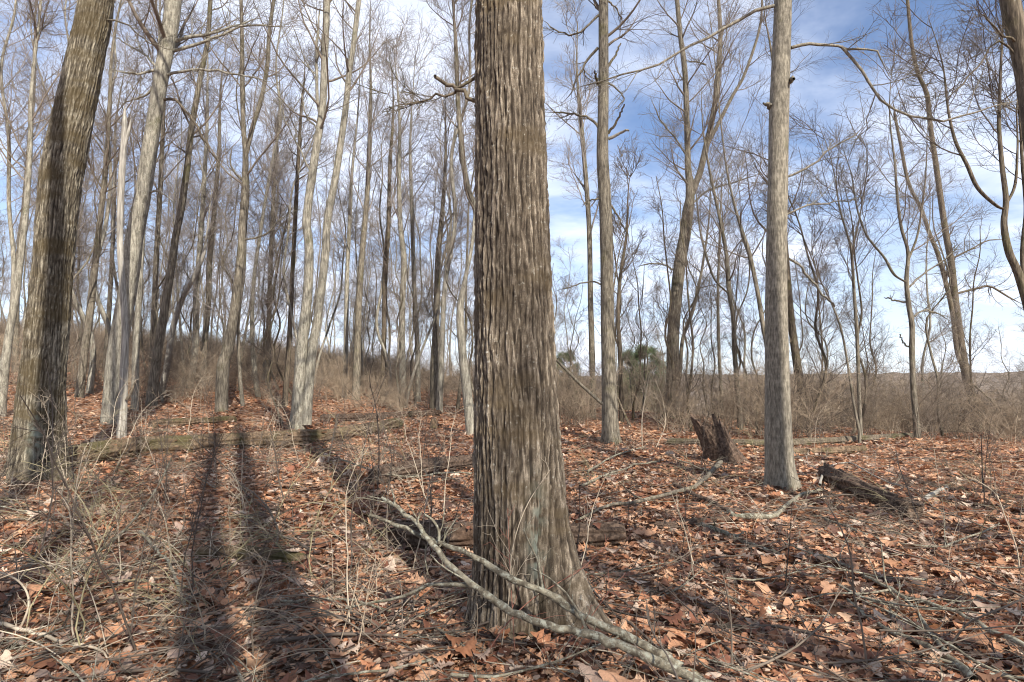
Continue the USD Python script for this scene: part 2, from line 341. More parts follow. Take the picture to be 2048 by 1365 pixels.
M['soil'] = mat('forest_floor', {
    'tc': ('texture_coordinate', {}),
    'v': ('voronoi_texture', {'scale': 11.0, 'randomness': 1.0}),
    'n': ('noise_texture', {'scale': 2.2, 'detail': 6.0, 'roughness': 0.65}),
    'sp': ('separate_color', {}),
    'r': ('rgb_ramp', {'ramp': [(0.0, (0.10, 0.045, 0.024)), (0.3, (0.24, 0.105, 0.05)), (0.55, (0.36, 0.18, 0.09)), (0.8, (0.44, 0.26, 0.16)), (1.0, (0.40, 0.31, 0.24))]}),
    'dn': ('map_range', {'from_min': 0.35, 'from_max': 0.7, 'to_min': 0.45, 'to_max': 1.1, 'clamp': True}),
    'mx': ('mix', {'mix_type': 'multiply', 'fac': 1.0}),
    'b': ('bump', {'strength': 0.9, 'distance': 0.04}),
    'p': ('principled_bsdf', {'roughness': 0.9, 'specular_ior_level': 0.2})},
    [('tc.object', 'v.vector'), ('tc.object', 'n.vector'), ('v.color', 'sp.color'), ('sp.r', 'r.fac'), ('n.fac', 'dn.value'), ('r.color', 'mx.color1'), ('dn.result', 'mx.color2'), ('mx.color', 'p.base_color'),
     ('v.distance', 'b.height'), ('b.normal', 'p.normal')])
LEAF = [(0.45, 0.235, 0.13), (0.31, 0.14, 0.073), (0.48, 0.31, 0.20), (0.52, 0.40, 0.305), (0.19, 0.08, 0.047), (0.47, 0.265, 0.158), (0.33, 0.235, 0.18), (0.11, 0.06, 0.042)]
for i, c in enumerate(LEAF):
    c = np.array(c)
    M[f'leaf{i}'] = mat(f'dry_leaf_{"abcdefgh"[i]}', {
        'tc': ('texture_coordinate', {}), 'oi': ('object_info', {}), 'n': ('noise_texture', {'scale': 30.0, 'detail': 4.0, 'roughness': 0.6}),
        'r': ('rgb_ramp', {'ramp': [(0.3, tuple(c * 0.72)), (0.65, tuple(np.minimum(c * 1.12, 0.7)))]}),
        'v': ('map_range', {'to_min': 0.72, 'to_max': 1.25}), 'h': ('hsv', {}),
        'd': ('principled_bsdf', {'roughness': 0.62, 'specular_ior_level': 0.3}), 't': ('translucent_bsdf', {}), 'x': ('mix_closure', {'fac': 0.18})},
        [('tc.object', 'n.vector'), ('n.fac', 'r.fac'), ('r.color', 'h.color'), ('oi.random', 'v.value'), ('v.result', 'h.value'), ('h.color', 'd.base_color'), ('h.color', 't.color'), ('d.BSDF', 'x.closure1'), ('t.BSDF', 'x.closure2')], 'x.closure')

# ------------------------------------------------------------------ ground and far land
ground = UsdGeom.Xform.Define(stage, '/World/ground').GetPrim()
tag(ground, 'leaf-covered forest floor rising gently to the left', kind='structure')
rings = np.concatenate([np.linspace(0.0, 1.5, 6)[:-1], 1.5 * (500 / 1.5) ** np.linspace(0, 1, 270)])
angs = np.concatenate([np.radians(np.linspace(-52, 52, 330)), np.radians(np.linspace(52, 308, 90))[1:-1]])
RR, AA = np.meshgrid(rings, angs, indexing='ij')
gx, gy = RR * np.sin(AA), RR * np.cos(AA)
gz = height(gx, gy)
n_a = len(angs)
I, J = np.meshgrid(np.arange(len(rings) - 1) * n_a, np.arange(n_a), indexing='ij'); J2 = (J + 1) % n_a
gf = np.concatenate([np.stack([I + J, I + n_a + J, I + n_a + J2], -1).reshape(-1, 3), np.stack([I + J, I + n_a + J2, I + J2], -1).reshape(-1, 3)])[:, ::-1]
part('soil', ground, (np.stack([gx, gy, gz], -1).reshape(-1, 3), gf), M['soil'])

def hills():
    rs = np.concatenate([np.linspace(460, 1600, 60), np.linspace(1700, 6000, 24)]); an = np.radians(np.concatenate([np.arange(-50, 50, 0.35), np.arange(50, 310, 2.0)]))
    Rm, Am = np.meshgrid(rs, an, indexing='ij')
    x, y = Rm * np.sin(Am), Rm * np.cos(Am)
    p = np.stack([x, y, 0 * x], -1)
    ridge = 12 + 24 * meshkit.fbm(p / 420, 3, 11)
    z = -34 + (ridge + 26) * smooth(470, 1150, Rm) + 13 * (meshkit.fbm(p / 20, 3, 15) - 0.5) * smooth(480, 620, Rm)
    n = len(an); I, J = np.meshgrid(np.arange(len(rs) - 1) * n, np.arange(n), indexing='ij'); J2 = (J + 1) % n
    f = np.concatenate([np.stack([I + J, I + n + J, I + n + J2], -1).reshape(-1, 3), np.stack([I + J, I + n + J2, I + J2], -1).reshape(-1, 3)])[:, ::-1]
    tag(part('hills', '/World', (np.stack([x, y, z], -1).reshape(-1, 3), f), M['far']), 'low wooded ridge on the horizon, brown and bare', kind='structure')
hills()

# ------------------------------------------------------------------ traced trees
def lift(path_px, y0):
    """Pixel path (px, py, width px) in the upright plane at depth y0 -> x, y, z, radius."""
    out = []
    for px, py, w in path_px:
        p = at(px, py, y0)
        out.append([*p, 0.5 * w / F * float((p - EYE) @ FWD) * math.cos(math.atan((px - 1024) / F))])
    return np.array(out)

def limb_part(prim, pts, y0, off, w0, w1, mat_, twmat, seed, bend=0.6, sub=9, twig=5, rmin=0.003, sides=7, twL=0.42, fine=2):
    rng = R_(seed)
    bd = rng.uniform(-bend, bend)
    P = np.array([at(px, py, y0 + bd * t_ ** 1.3) for (px, py), t_ in zip(pts, np.linspace(0, 1, len(pts)))])
    P = resample(P, 14)
    P[2:] += rng.normal(0, 0.012, P[2:].shape)
    d = float((P[0] - EYE) @ FWD)
    r = np.linspace(0.5 * w0, 0.5 * w1, len(P)) / F * d
    if sub: r = r * np.clip((1.02 - np.linspace(0, 1, len(P))) * 4, 0.12, 1)
    a = tubes(P[None], r[None], sides)
    if sub:
        B = spawn(P[None], r[None], sub, rng, 0.2, 1.0, (28, 65), twL, 8, 0.11, 0.06, 0.55, rmin * 1.3, 0.4, 0.35)
        C = spawn(*B, twig, rng, 0.1, 1.0, (25, 60), 0.5, 4, 0.15, 0.03, 0.6, rmin, 0.5)
        a = join(a, tubes(*B, 4), tubes(*C, 3))
        if fine:
            a = join(a, tubes(*spawn(*C, fine, rng, 0.1, 1.0, (25, 60), 0.6, 3, 0.15, 0.0, 0.7, rmin * 0.8, 0.6), 3))
    part('limb', prim, a, mat_, off=off)

def tree(name, label, path, bark='maple', tw='twig', y0=None, top=18.0, seed=1, limbs=(), stems=(), crown_kw=None, sides=18, ds=0.07, relief=None, lobes=(), dense=None, flare=0.12, base_px=None, cat='tree', group=None, lean=None, crown_on=True):
    g = ground_at(path[0][0], path[0][1]) if y0 is None else None
    y0 = g[1] if y0 is None else y0
    P = lift(path, y0)
    base = P[0, :3].copy(); base[2] = float(height(base[0], base[1])); base[1] = y0
    if abs(P[0, 2] - base[2]) > 0.02:
        P = np.vstack([[P[0, 0], y0, base[2], P[0, 3] * 1.03], P[1:] if P[0, 2] < base[2] + 0.1 else P])
    d0 = P[1, :3] - P[0, :3]
    P = np.vstack([[*(P[0, :3] - unit(d0) * 0.25), P[0, 3] * 1.05], P])
    last = P[-1]
    if crown_on:      # the stem goes on above the traced part
        d = unit(unit(P[-1, :3] - P[-2, :3]) * 0.75 + np.array([0, 0, 0.4])); h = max(base[2] + top - last[2], 2.2)
        ext = [[*(last[:3] + d * h * t + np.array([0.25 * math.sin(3 * t + seed), 0.2 * math.sin(4 * t + 2 * seed), 0]) * t * min(1, h / 6)), last[3] * (1 - t) + 0.006 * t] for t in (0.2, 0.4, 0.6, 0.8, 1.0)]
        P = np.vstack([P, ext])
    t = thing(name, label, cat, base, group)
    vf, hgt, (S, TH) = trunk_mesh(P, sides, ds, lobes, relief, seed, dense_to=dense, flare=flare)
    vars = None
    if relief:
        z = S - 0.25; dd = (np.degrees(TH) + 62 + 180) % 360 - 180
        spots = meshkit.fbm(vf[0] * 14, 3, 77)
        li = np.exp(-(dd / 13.0) ** 2) * np.exp(-((z - 0.62) / 0.28) ** 2) * 0.85 * smooth(0.42, 0.56, spots) if name == 'oak_tree' else np.exp(-((z - 0.1) / 0.35) ** 2) * smooth(0.5, 0.66, spots) * 0.8
        vars = {'ridge': hgt, 'lichen': np.clip(li, 0, 1)}
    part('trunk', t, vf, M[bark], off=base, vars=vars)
    for k, st in enumerate(stems):                # further stems of a forked tree
        Q = lift(st['path'], y0); l2 = Q[-1]
        Hs = st.get('top', top * 0.9)
        d = unit(unit(Q[-1, :3] - Q[-2, :3]) * 0.7 + np.array([0, 0, 0.4])); h = max(base[2] + Hs - l2[2], 1.8)
        Q = np.vstack([Q, [[*(l2[:3] + d * h * u + np.array([math.sin(5 * u + k), math.cos(4 * u), 0]) * 0.06 * h * u), l2[3] * (1 - u) + 0.005 * u] for u in (0.25, 0.5, 0.75, 1.0)]])
        vf2, _, _ = trunk_mesh(Q, max(10, sides - 6), ds, (), None, seed + k, flare=0)
        part('stem', t, vf2, M[bark], off=base)
        q2 = resample(Q, 24)
        ck = dict(limbs=10, t0=0.25, L=2.8, fine=1, twig=5); ck.update(st.get('crown') or {})
        if crown_on: part('crown', t, crown(q2[None, :, :3], q2[None, :, 3], seed * 31 + k, **ck), M[tw], off=base, kind='stuff')
    for k, lb in enumerate(limbs):
        kw = dict(w0=6, w1=2, sub=10, twig=6); kw.update(lb.get('kw') or {})
        limb_part(t, lb['p'], y0, base, kw.pop('w0'), kw.pop('w1'), M[lb.get('m', bark if 'oak' not in bark else 'maple')], M[tw], seed * 77 + k, **kw)
    if crown_on:
        q = resample(P, 40)
        ck = dict(limbs=16, t0=0.45, L=top * 0.2); ck.update(crown_kw or {}); ck['L'] *= 1.25; ck['limbs'] += 3; ck.setdefault('fine', 2); ck.setdefault('twig', 5)
        part('crown', t, crown(q[None, :, :3], q[None, :, 3], seed, **ck), M[tw], off=base, kind='stuff')
    return t, base

# main oak in the middle
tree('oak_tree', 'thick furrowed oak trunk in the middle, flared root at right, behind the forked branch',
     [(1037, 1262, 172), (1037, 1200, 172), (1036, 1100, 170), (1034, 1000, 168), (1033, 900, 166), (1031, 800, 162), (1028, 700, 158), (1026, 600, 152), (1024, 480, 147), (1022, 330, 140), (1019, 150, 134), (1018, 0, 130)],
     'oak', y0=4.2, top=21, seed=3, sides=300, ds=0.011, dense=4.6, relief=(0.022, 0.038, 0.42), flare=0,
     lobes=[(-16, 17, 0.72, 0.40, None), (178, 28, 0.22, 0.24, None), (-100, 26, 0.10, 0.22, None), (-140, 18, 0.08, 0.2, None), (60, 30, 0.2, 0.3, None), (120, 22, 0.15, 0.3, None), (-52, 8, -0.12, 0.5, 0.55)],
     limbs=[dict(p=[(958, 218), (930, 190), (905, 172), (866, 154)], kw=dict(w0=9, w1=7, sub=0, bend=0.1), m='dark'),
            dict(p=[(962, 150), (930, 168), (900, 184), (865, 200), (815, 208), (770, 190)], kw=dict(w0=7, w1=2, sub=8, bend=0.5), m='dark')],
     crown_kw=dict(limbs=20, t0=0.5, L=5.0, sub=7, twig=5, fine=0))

# large oak at the left
tree('oak_tree', 'large leaning oak trunk at the left edge, dark mossy patches, pale lichen at foot',
     [(82, 985, 140), (80, 940, 124), (80, 880, 112), (84, 780, 98), (92, 690, 92), (100, 600, 88), (108, 500, 84), (118, 400, 86), (127, 330, 88), (143, 250, 84), (160, 170, 80), (176, 90, 76), (193, 0, 71)],
     'oak_left', y0=8.6, top=20, seed=5, sides=170, ds=0.022, dense=7.2, relief=(0.020, 0.044, 0.42), flare=0,
     lobes=[(-20, 22, 0.30, 0.34, None), (185, 26, 0.34, 0.34, None), (-95, 24, 0.22, 0.3, None)],
     limbs=[dict(p=[(200, 37), (255, 50), (285, 75), (330, 98), (372, 100)], kw=dict(w0=4, w1=1.5, sub=5))],
     crown_kw=dict(limbs=16, t0=0.52, L=4.5, fine=0))

# smooth grey beech at the right
_, BEECH = tree('beech_tree', 'straight smooth grey beech trunk right of centre, beside the rotten stump',
     [(1563, 975, 70), (1560, 940, 60), (1557, 880, 56), (1555, 780, 51), (1553, 650, 47), (1553, 500, 43), (1556, 350, 41), (1558, 230, 41), (1562, 120, 38), (1566, 0, 36)],
     'beech', y0=None, top=19, seed=7, sides=40, ds=0.04, flare=0.10, lobes=[(-15, 20, 0.16, 0.18, None), (-110, 22, 0.08, 0.15, None), (180, 24, 0.08, 0.15, None)],
     limbs=[dict(p=[(1582, 96), (1600, 91), (1640, 89), (1685, 94), (1720, 100), (1752, 103), (1775, 140), (1790, 170)], kw=dict(w0=7, w1=2, sub=9, bend=0.02)),
            dict(p=[(1682, 93), (1710, 125), (1740, 168), (1765, 200), (1790, 222), (1840, 236), (1895, 241), (1960, 222), (2050, 198)], kw=dict(w0=6, w1=3, sub=10, bend=0.02)),
            dict(p=[(1548, 12), (1500, 26), (1440, 66), (1380, 92), (1310, 130), (1270, 145), (1200, 162), (1140, 178), (1115, 210)], kw=dict(w0=7, w1=2, sub=10, twL=0.3)),
            dict(p=[(1578, 518), (1600, 532), (1622, 560), (1650, 592), (1672, 615)], kw=dict(w0=5, w1=4, sub=0)),
            dict(p=[(1545, 215), (1538, 212), (1528, 208)], kw=dict(w0=13, w1=4, sub=0)),
            dict(p=[(1574, 170), (1583, 162), (1588, 156)], kw=dict(w0=10, w1=6, sub=0)),
            dict(p=[(1570, 355), (1610, 340), (1660, 300), (1710, 270), (1745, 235)], kw=dict(w0=5, w1=2, sub=9)),
            dict(p=[(1572, 430), (1620, 410), (1680, 405), (1750, 385)], kw=dict(w0=4, w1=1.5, sub=7))],
     crown_kw=dict(limbs=18, t0=0.5, L=4.2, fine=0))

# grey leaning tree, broken snag, curved tree at the left
tree('maple_tree', 'pale grey leaning tree behind the broken white snag, drooping dead limb on its right',
     [(224, 846, 46), (226, 800, 42), (232, 720, 40), (247, 630, 40), (262, 540, 38), (268, 480, 38), (284, 400, 35), (295, 330, 34), (309, 235, 31), (325, 140, 32), (338, 70, 34), (347, 0, 34)],
     'pale', y0=None, top=18, seed=9, sides=28, ds=0.06,
     limbs=[dict(p=[(343, 85), (370, 77), (420, 68), (460, 55), (500, 42), (535, 32)], kw=dict(w0=8, w1=2)), dict(p=[(348, 102), (390, 90), (440, 70), (485, 54), (540, 52), (605, 56)], kw=dict(w0=7, w1=2)),
            dict(p=[(330, 152), (360, 143), (400, 140), (450, 144), (520, 158), (560, 172)], kw=dict(w0=6, w1=2)), dict(p=[(326, 200), (350, 200), (372, 222), (395, 255), (420, 300), (437, 326)], kw=dict(w0=6, w1=3, sub=0), m='dark'),
            dict(p=[(312, 140), (280, 147), (250, 145), (212, 137)], kw=dict(w0=6, w1=2)), dict(p=[(308, 170), (292, 190), (265, 200), (238, 211)], kw=dict(w0=5, w1=2)), dict(p=[(318, 138), (280, 105), (245, 82), (213, 64)], kw=dict(w0=5, w1=2)),
            dict(p=[(300, 385), (320, 383), (345, 402)], kw=dict(w0=4, w1=2, sub=0))], crown_kw=dict(limbs=16, t0=0.5))

def snag():
    path = [(243, 876, 22), (246, 800, 19), (249, 720, 17), (250, 650, 15), (244, 560, 14), (240, 480, 14), (242, 380, 15), (246, 310, 14), (249, 255, 12), (249, 228, 7), (250, 208, 1.5)]
    t, base = tree('broken_snag', 'broken white dead trunk with a split, pointed top, in front of the pale leaning tree', path, 'snag', y0=None, crown_on=False, seed=11, sides=16, ds=0.05, cat='dead tree', flare=0.1)
    Q = lift([(248, 300, 9), (254, 275, 8), (259, 255, 6), (262, 238, 1.5)], base[1])
    part('splinter', t, trunk_mesh(Q, 9, 0.05, flare=0)[0], M['snag'], off=base)
    Q = lift([(254, 800, 9), (262, 785, 7), (272, 760, 2)], base[1] - 0.05)
    part('limb_stub', t, trunk_mesh(Q, 8, 0.05, flare=0)[0], M['dark'], off=base)
snag()

tree('curved_tree', 'slim grey tree bending in a long curve, right of the pale leaning tree', [(303, 812, 26), (308, 760, 21), (316, 699, 19), (327, 633, 18), (337, 571, 17), (346, 512, 16), (352, 470, 15), (362, 421, 15), (370, 366, 14), (375, 330, 13), (382, 264, 13), (392, 205, 12), (403, 143, 11), (415, 84, 10), (421, 0, 9)],
     'maple', top=16, seed=13, sides=16, crown_kw=dict(limbs=16, t0=0.5, L=2.6))
tree('maple_tree', 'brown tree with a high fork, left of the twin-stemmed tree', [(446, 735, 26), (456, 699, 24), (467, 633, 20), (475, 570, 18), (482, 505, 16), (485, 440, 15), (489, 385, 14), (491, 311, 12), (487, 256, 10), (485, 176, 10), (484, 73, 8), (482, 0, 7)],
     'maple', y0=19.0, top=17, seed=15, sides=16, stems=[dict(path=[(490, 318, 10), (505, 256, 10), (516, 220, 10), (526, 183, 9), (535, 128, 9), (539, 60, 8), (548, 0, 7)])],
     limbs=[dict(p=[(484, 360), (470, 345), (460, 325), (466, 290)], kw=dict(w0=5, w1=2, sub=3)), dict(p=[(490, 480), (530, 470), (560, 440), (590, 420)], kw=dict(w0=4, w1=2))], crown_kw=dict(limbs=14, t0=0.42, L=3.0))
tree('twin_tree', 'pale twin-stemmed tree left of centre, standing behind the long mossy log', [(594, 860, 34), (597, 816, 29), (600, 760, 26), (604, 690, 24), (614, 600, 20), (618, 530, 19), (617, 480, 18), (613, 450, 18), (617, 403, 17), (624, 352, 17), (632, 300, 16), (640, 250, 15), (646, 200, 15), (650, 100, 14), (654, 0, 13)],
     'pale', top=18, seed=17, sides=18,
     stems=[dict(path=[(612, 850, 24), (615, 800, 22), (620, 743, 20), (628, 680, 19), (636, 633, 18), (643, 578, 17), (651, 505, 17), (655, 440, 16), (669, 366, 15), (678, 311, 14), (691, 220, 13), (698, 150, 12), (707, 90, 11), (718, 0, 10)], crown=dict(limbs=12, t0=0.4, L=3.0))],
     limbs=[dict(p=[(625, 352), (600, 300), (570, 240), (560, 190)], kw=dict(w0=4, w1=2)), dict(p=[(637, 262), (610, 225), (600, 170)], kw=dict(w0=4, w1=2)), dict(p=[(641, 240), (634, 180), (633, 100), (640, 0)], kw=dict(w0=7, w1=5, sub=5))], crown_kw=dict(limbs=15, t0=0.45, L=3.2))
tree('slender_tree', 'dark thin stem just left of the twin-stemmed tree', [(569, 815, 13), (577, 706, 11), (582, 615, 10), (586, 523, 9), (590, 450, 9), (596, 330, 8), (603, 215, 6)], 'dark', 'twig_dark', top=12, seed=19, sides=10, crown_kw=dict(limbs=12, t0=0.5, L=1.8))

# right of the oak
tree('maple_tree', 'straight grey tree with dead limb stubs, just right of the thick oak', [(1222, 890, 42), (1221, 860, 35), (1219, 800, 31), (1217, 720, 29), (1215, 640, 27), (1214, 560, 26), (1212, 450, 26), (1209, 385, 25), (1205, 311, 24), (1206, 238, 22), (1207, 165, 21), (1207, 92, 20), (1207, 0, 19)],
     'maple', top=19, seed=21, sides=26, ds=0.06,
     limbs=[dict(p=[(1198, 258), (1188, 243), (1165, 232), (1120, 226), (1085, 225)], kw=dict(w0=6, w1=2)), dict(p=[(1196, 96), (1176, 120), (1152, 160), (1142, 188), (1122, 208)], kw=dict(w0=6, w1=2)),
            dict(p=[(1215, 135), (1230, 112), (1241, 88)], kw=dict(w0=6, w1=3, sub=0), m='dark'), dict(p=[(1216, 268), (1236, 238), (1249, 208)], kw=dict(w0=6, w1=3, sub=0), m='dark'), dict(p=[(1217, 278), (1240, 267), (1258, 260)], kw=dict(w0=7, w1=4, sub=0), m='snag'),
            dict(p=[(1196, 170), (1192, 155), (1190, 143)], kw=dict(w0=6, w1=3, sub=0), m='dark'), dict(p=[(1213, 400), (1235, 430), (1250, 460), (1262, 490)], kw=dict(w0=5, w1=2, sub=4)), dict(p=[(1215, 165), (1240, 185), (1247, 200), (1225, 225)], kw=dict(w0=4, w1=2, sub=3)),
            dict(p=[(1198, 30), (1150, 70), (1110, 60), (1080, 35)], kw=dict(w0=5, w1=2)), dict(p=[(1200, 398), (1180, 400), (1165, 410)], kw=dict(w0=4, w1=2, sub=2)), dict(p=[(1202, 570), (1185, 563), (1150, 572), (1108, 583)], kw=dict(w0=4, w1=1.5, sub=5)), dict(p=[(1213, 0), (1235, 20), (1248, 50)], kw=dict(w0=4, w1=2))], crown_kw=dict(limbs=17, t0=0.5, L=3.6))
tree('forked_tree', 'grey tree forking into a wide V, between the oak and the beech', [(1341, 838, 30), (1345, 760, 26), (1346, 680, 25), (1352, 600, 24), (1360, 525, 25), (1370, 470, 24), (1376, 421, 23), (1380, 390, 18), (1376, 330, 13), (1374, 256, 12), (1370, 147, 11), (1361, 73, 10), (1354, 0, 9)],
     'maple', top=18, seed=23, sides=18, stems=[dict(path=[(1377, 405, 16), (1390, 370, 15), (1400, 345, 14), (1414, 286, 13), (1428, 220, 12), (1435, 158, 11), (1441, 73, 9), (1437, 0, 7)]), dict(path=[(1410, 300, 9), (1428, 265, 9), (1464, 194, 8), (1487, 154, 7), (1512, 84, 6), (1522, 40, 5), (1524, 0, 4)], crown=dict(limbs=8, L=1.8))],
     limbs=[dict(p=[(1344, 540), (1330, 530), (1300, 528), (1270, 535)], kw=dict(w0=4, w1=2)), dict(p=[(1382, 410), (1420, 380), (1470, 365), (1530, 345)], kw=dict(w0=4, w1=2)), dict(p=[(1372, 310), (1345, 270), (1320, 240), (1300, 190)], kw=dict(w0=4, w1=2)), dict(p=[(1412, 130), (1395, 125), (1370, 122)], kw=dict(w0=4, w1=2))], crown_kw=dict(limbs=13, t0=0.45, L=3.0))
tree('slender_tree', 'thin leaning stem close behind the left of the beech', [(1552, 800, 11), (1535, 700, 10), (1526, 651, 10), (1514, 578, 9), (1498, 505, 9), (1480, 450, 7), (1464, 390, 5), (1452, 330, 4)], 'maple', y0=15.5, top=12, seed=25, sides=10, crown_kw=dict(limbs=14, t0=0.4, L=2.2))
tree('maple_tree', 'leaning dark trunk half hidden behind the right of the beech', [(1609, 858, 22), (1605, 800, 20), (1596, 740, 18), (1586, 670, 16), (1578, 597, 15), (1570, 500, 14), (1560, 380, 12), (1552, 250, 10)], 'dark', 'twig_dark', top=14, seed=27, sides=14, crown_kw=dict(limbs=14, t0=0.35, L=2.6))
tree('slender_tree', 'slim tree with a low left fork, left of the beech beyond the stump', [(1480, 850, 12), (1474, 761, 11), (1469, 706, 10), (1466, 633, 9), (1458, 585, 9), (1452, 505, 8), (1440, 440, 7), (1425, 370, 6)], 'maple', y0=19, top=11, seed=29, sides=10, stems=[dict(path=[(1460, 590, 6), (1430, 560, 5), (1412, 510, 5), (1400, 460, 4)], top=9, crown=dict(limbs=7, L=1.5))], crown_kw=dict(limbs=13, t0=0.42, L=1.9))
tree('slender_tree', 'thin upright stem left of the slim low-forked tree', [(1445, 850, 9), (1441, 761, 8), (1438, 700, 7), (1436, 580, 6), (1440, 460, 5)], 'maple', y0=24, top=10, seed=31, sides=8, crown_kw=dict(limbs=12, t0=0.4, L=1.6))
tree('slender_tree', 'thin tree rising just behind the right side of the V-forked tree', [(1350, 830, 11), (1359, 750, 9), (1366, 677, 8), (1386, 620, 8), (1400, 560, 6), (1410, 500, 5)], 'maple', 'twig_dark', y0=23, top=10, seed=33, sides=8, crown_kw=dict(limbs=12, t0=0.35, L=2.0))
tree('crooked_tree', 'crooked grey tree with a wide left branch, right of the beech', [(1834, 862, 14), (1827, 780, 13), (1824, 706, 12), (1824, 651, 12), (1817, 607, 11), (1813, 560, 10), (1816, 505, 8), (1803, 457, 7), (1795, 400, 6), (1790, 330, 5)],
     'maple', y0=16.0, top=10, seed=35, sides=12, limbs=[dict(p=[(1816, 605), (1800, 603), (1780, 598), (1768, 594)], kw=dict(w0=4, w1=3, sub=2)), dict(p=[(1822, 695), (1808, 688), (1798, 668)], kw=dict(w0=4, w1=2, sub=0)), dict(p=[(1826, 635), (1845, 622), (1870, 625), (1905, 645)], kw=dict(w0=4, w1=2, sub=4)), dict(p=[(1818, 575), (1850, 545), (1890, 520), (1930, 480)], kw=dict(w0=4, w1=2))],
     stems=[dict(path=[(1812, 565, 7), (1788, 549, 7), (1769, 516, 6), (1747, 490, 6), (1730, 465, 5), (1715, 420, 4)], top=8, crown=dict(limbs=9, L=1.7)), dict(path=[(1817, 520, 6), (1835, 470, 5), (1845, 410, 4)], top=9, crown=dict(limbs=8, L=1.7))], crown_kw=dict(limbs=12, t0=0.5, L=2.0))
tree('twin_tree', 'dark leaning tree with two parallel stems, toward the right edge', [(1958, 866, 26), (1944, 798, 22), (1931, 743, 20), (1919, 670, 18), (1910, 597, 16), (1902, 523, 15), (1893, 475, 14), (1883, 410, 13), (1872, 330, 12), (1861, 256, 11), (1854, 190, 10), (1836, 147, 9), (1824, 92, 8), (1815, 0, 7)],
     'dark', 'twig_dark', top=15, seed=37, sides=16, stems=[dict(path=[(1924, 730, 12), (1914, 700, 11), (1905, 626, 11), (1890, 560, 10), (1876, 509, 10), (1860, 470, 9), (1842, 418, 9), (1817, 366, 8), (1802, 293, 7), (1790, 234, 6)], crown=dict(limbs=11, L=2.2))],
     limbs=[dict(p=[(1905, 590), (1950, 578), (1980, 573), (2010, 590), (2050, 612)], kw=dict(w0=5, w1=3)), dict(p=[(1898, 520), (1940, 500), (1975, 482), (2020, 478)], kw=dict(w0=4, w1=2)), dict(p=[(1935, 760), (1970, 790), (2010, 830), (2050, 850)], kw=dict(w0=4, w1=2, sub=4))], crown_kw=dict(limbs=15, t0=0.4, L=2.6))
tree('slender_tree', 'thin straight sapling tree midway between the beech and the crooked tree', [(1722, 880, 9), (1718, 780, 8), (1714, 670, 8), (1709, 597, 7), (1703, 505, 6), (1694, 468, 5), (1680, 420, 4)], 'maple', 'twig_dark', top=8.5, seed=39, sides=9, stems=[dict(path=[(1704, 500, 4), (1712, 470, 4), (1722, 420, 3)], top=8, crown=dict(limbs=7, L=1.5))], crown_kw=dict(limbs=15, t0=0.4, L=1.7))
tree('slender_tree', 'very thin curved stem left of the thin straight sapling tree', [(1718, 860, 7), (1709, 816, 6), (1693, 714, 5), (1681, 655, 5), (1660, 600, 4), (1640, 560, 3)], 'maple', 'twig_dark', y0=15, top=6.5, seed=41, sides=8, crown_kw=dict(limbs=11, t0=0.35, L=1.4))
tree('oak_tree', 'thick dark trunk leaning in at the top right corner, its foot out of view', [(2110, 980, 66), (2105, 800, 58), (2095, 600, 52), (2082, 400, 50), (2060, 200, 48), (2042, 100, 46), (2020, 0, 44)], 'dark', 'twig_dark', y0=8.0, top=16, seed=43, sides=24,
     limbs=[dict(p=[(2055, 160), (2010, 85), (1980, 100), (1950, 140), (1900, 190), (1850, 225)], kw=dict(w0=5, w1=2)), dict(p=[(2040, 90), (1990, 60), (1950, 10)], kw=dict(w0=5, w1=2))], crown_kw=dict(limbs=15, t0=0.5, L=3.6))
tree('forked_tree', 'many-forked tree at the right edge with curving stems', [(2095, 900, 26), (2080, 760, 24), (2062, 640, 22), (2037, 549, 20), (2018, 505, 18), (2008, 450, 15), (2012, 400, 13), (2004, 330, 11), (1998, 250, 9), (2000, 180, 7)], 'dark', 'twig_dark', y0=12, top=10, seed=45, sides=14,
     stems=[dict(path=[(2012, 420, 10), (1993, 412, 10), (1956, 377, 10), (1934, 330, 9), (1912, 286, 8), (1900, 240, 6)], top=9, crown=dict(limbs=10, L=1.9)), dict(path=[(2050, 590, 14), (2046, 500, 12), (2052, 420, 10), (2045, 330, 8)], top=9, crown=dict(limbs=9, L=1.9)), dict(path=[(2012, 410, 8), (2030, 370, 7), (2035, 300, 5)], top=8, crown=dict(limbs=8, L=1.7))], crown_kw=dict(limbs=13, t0=0.45, L=2.2))

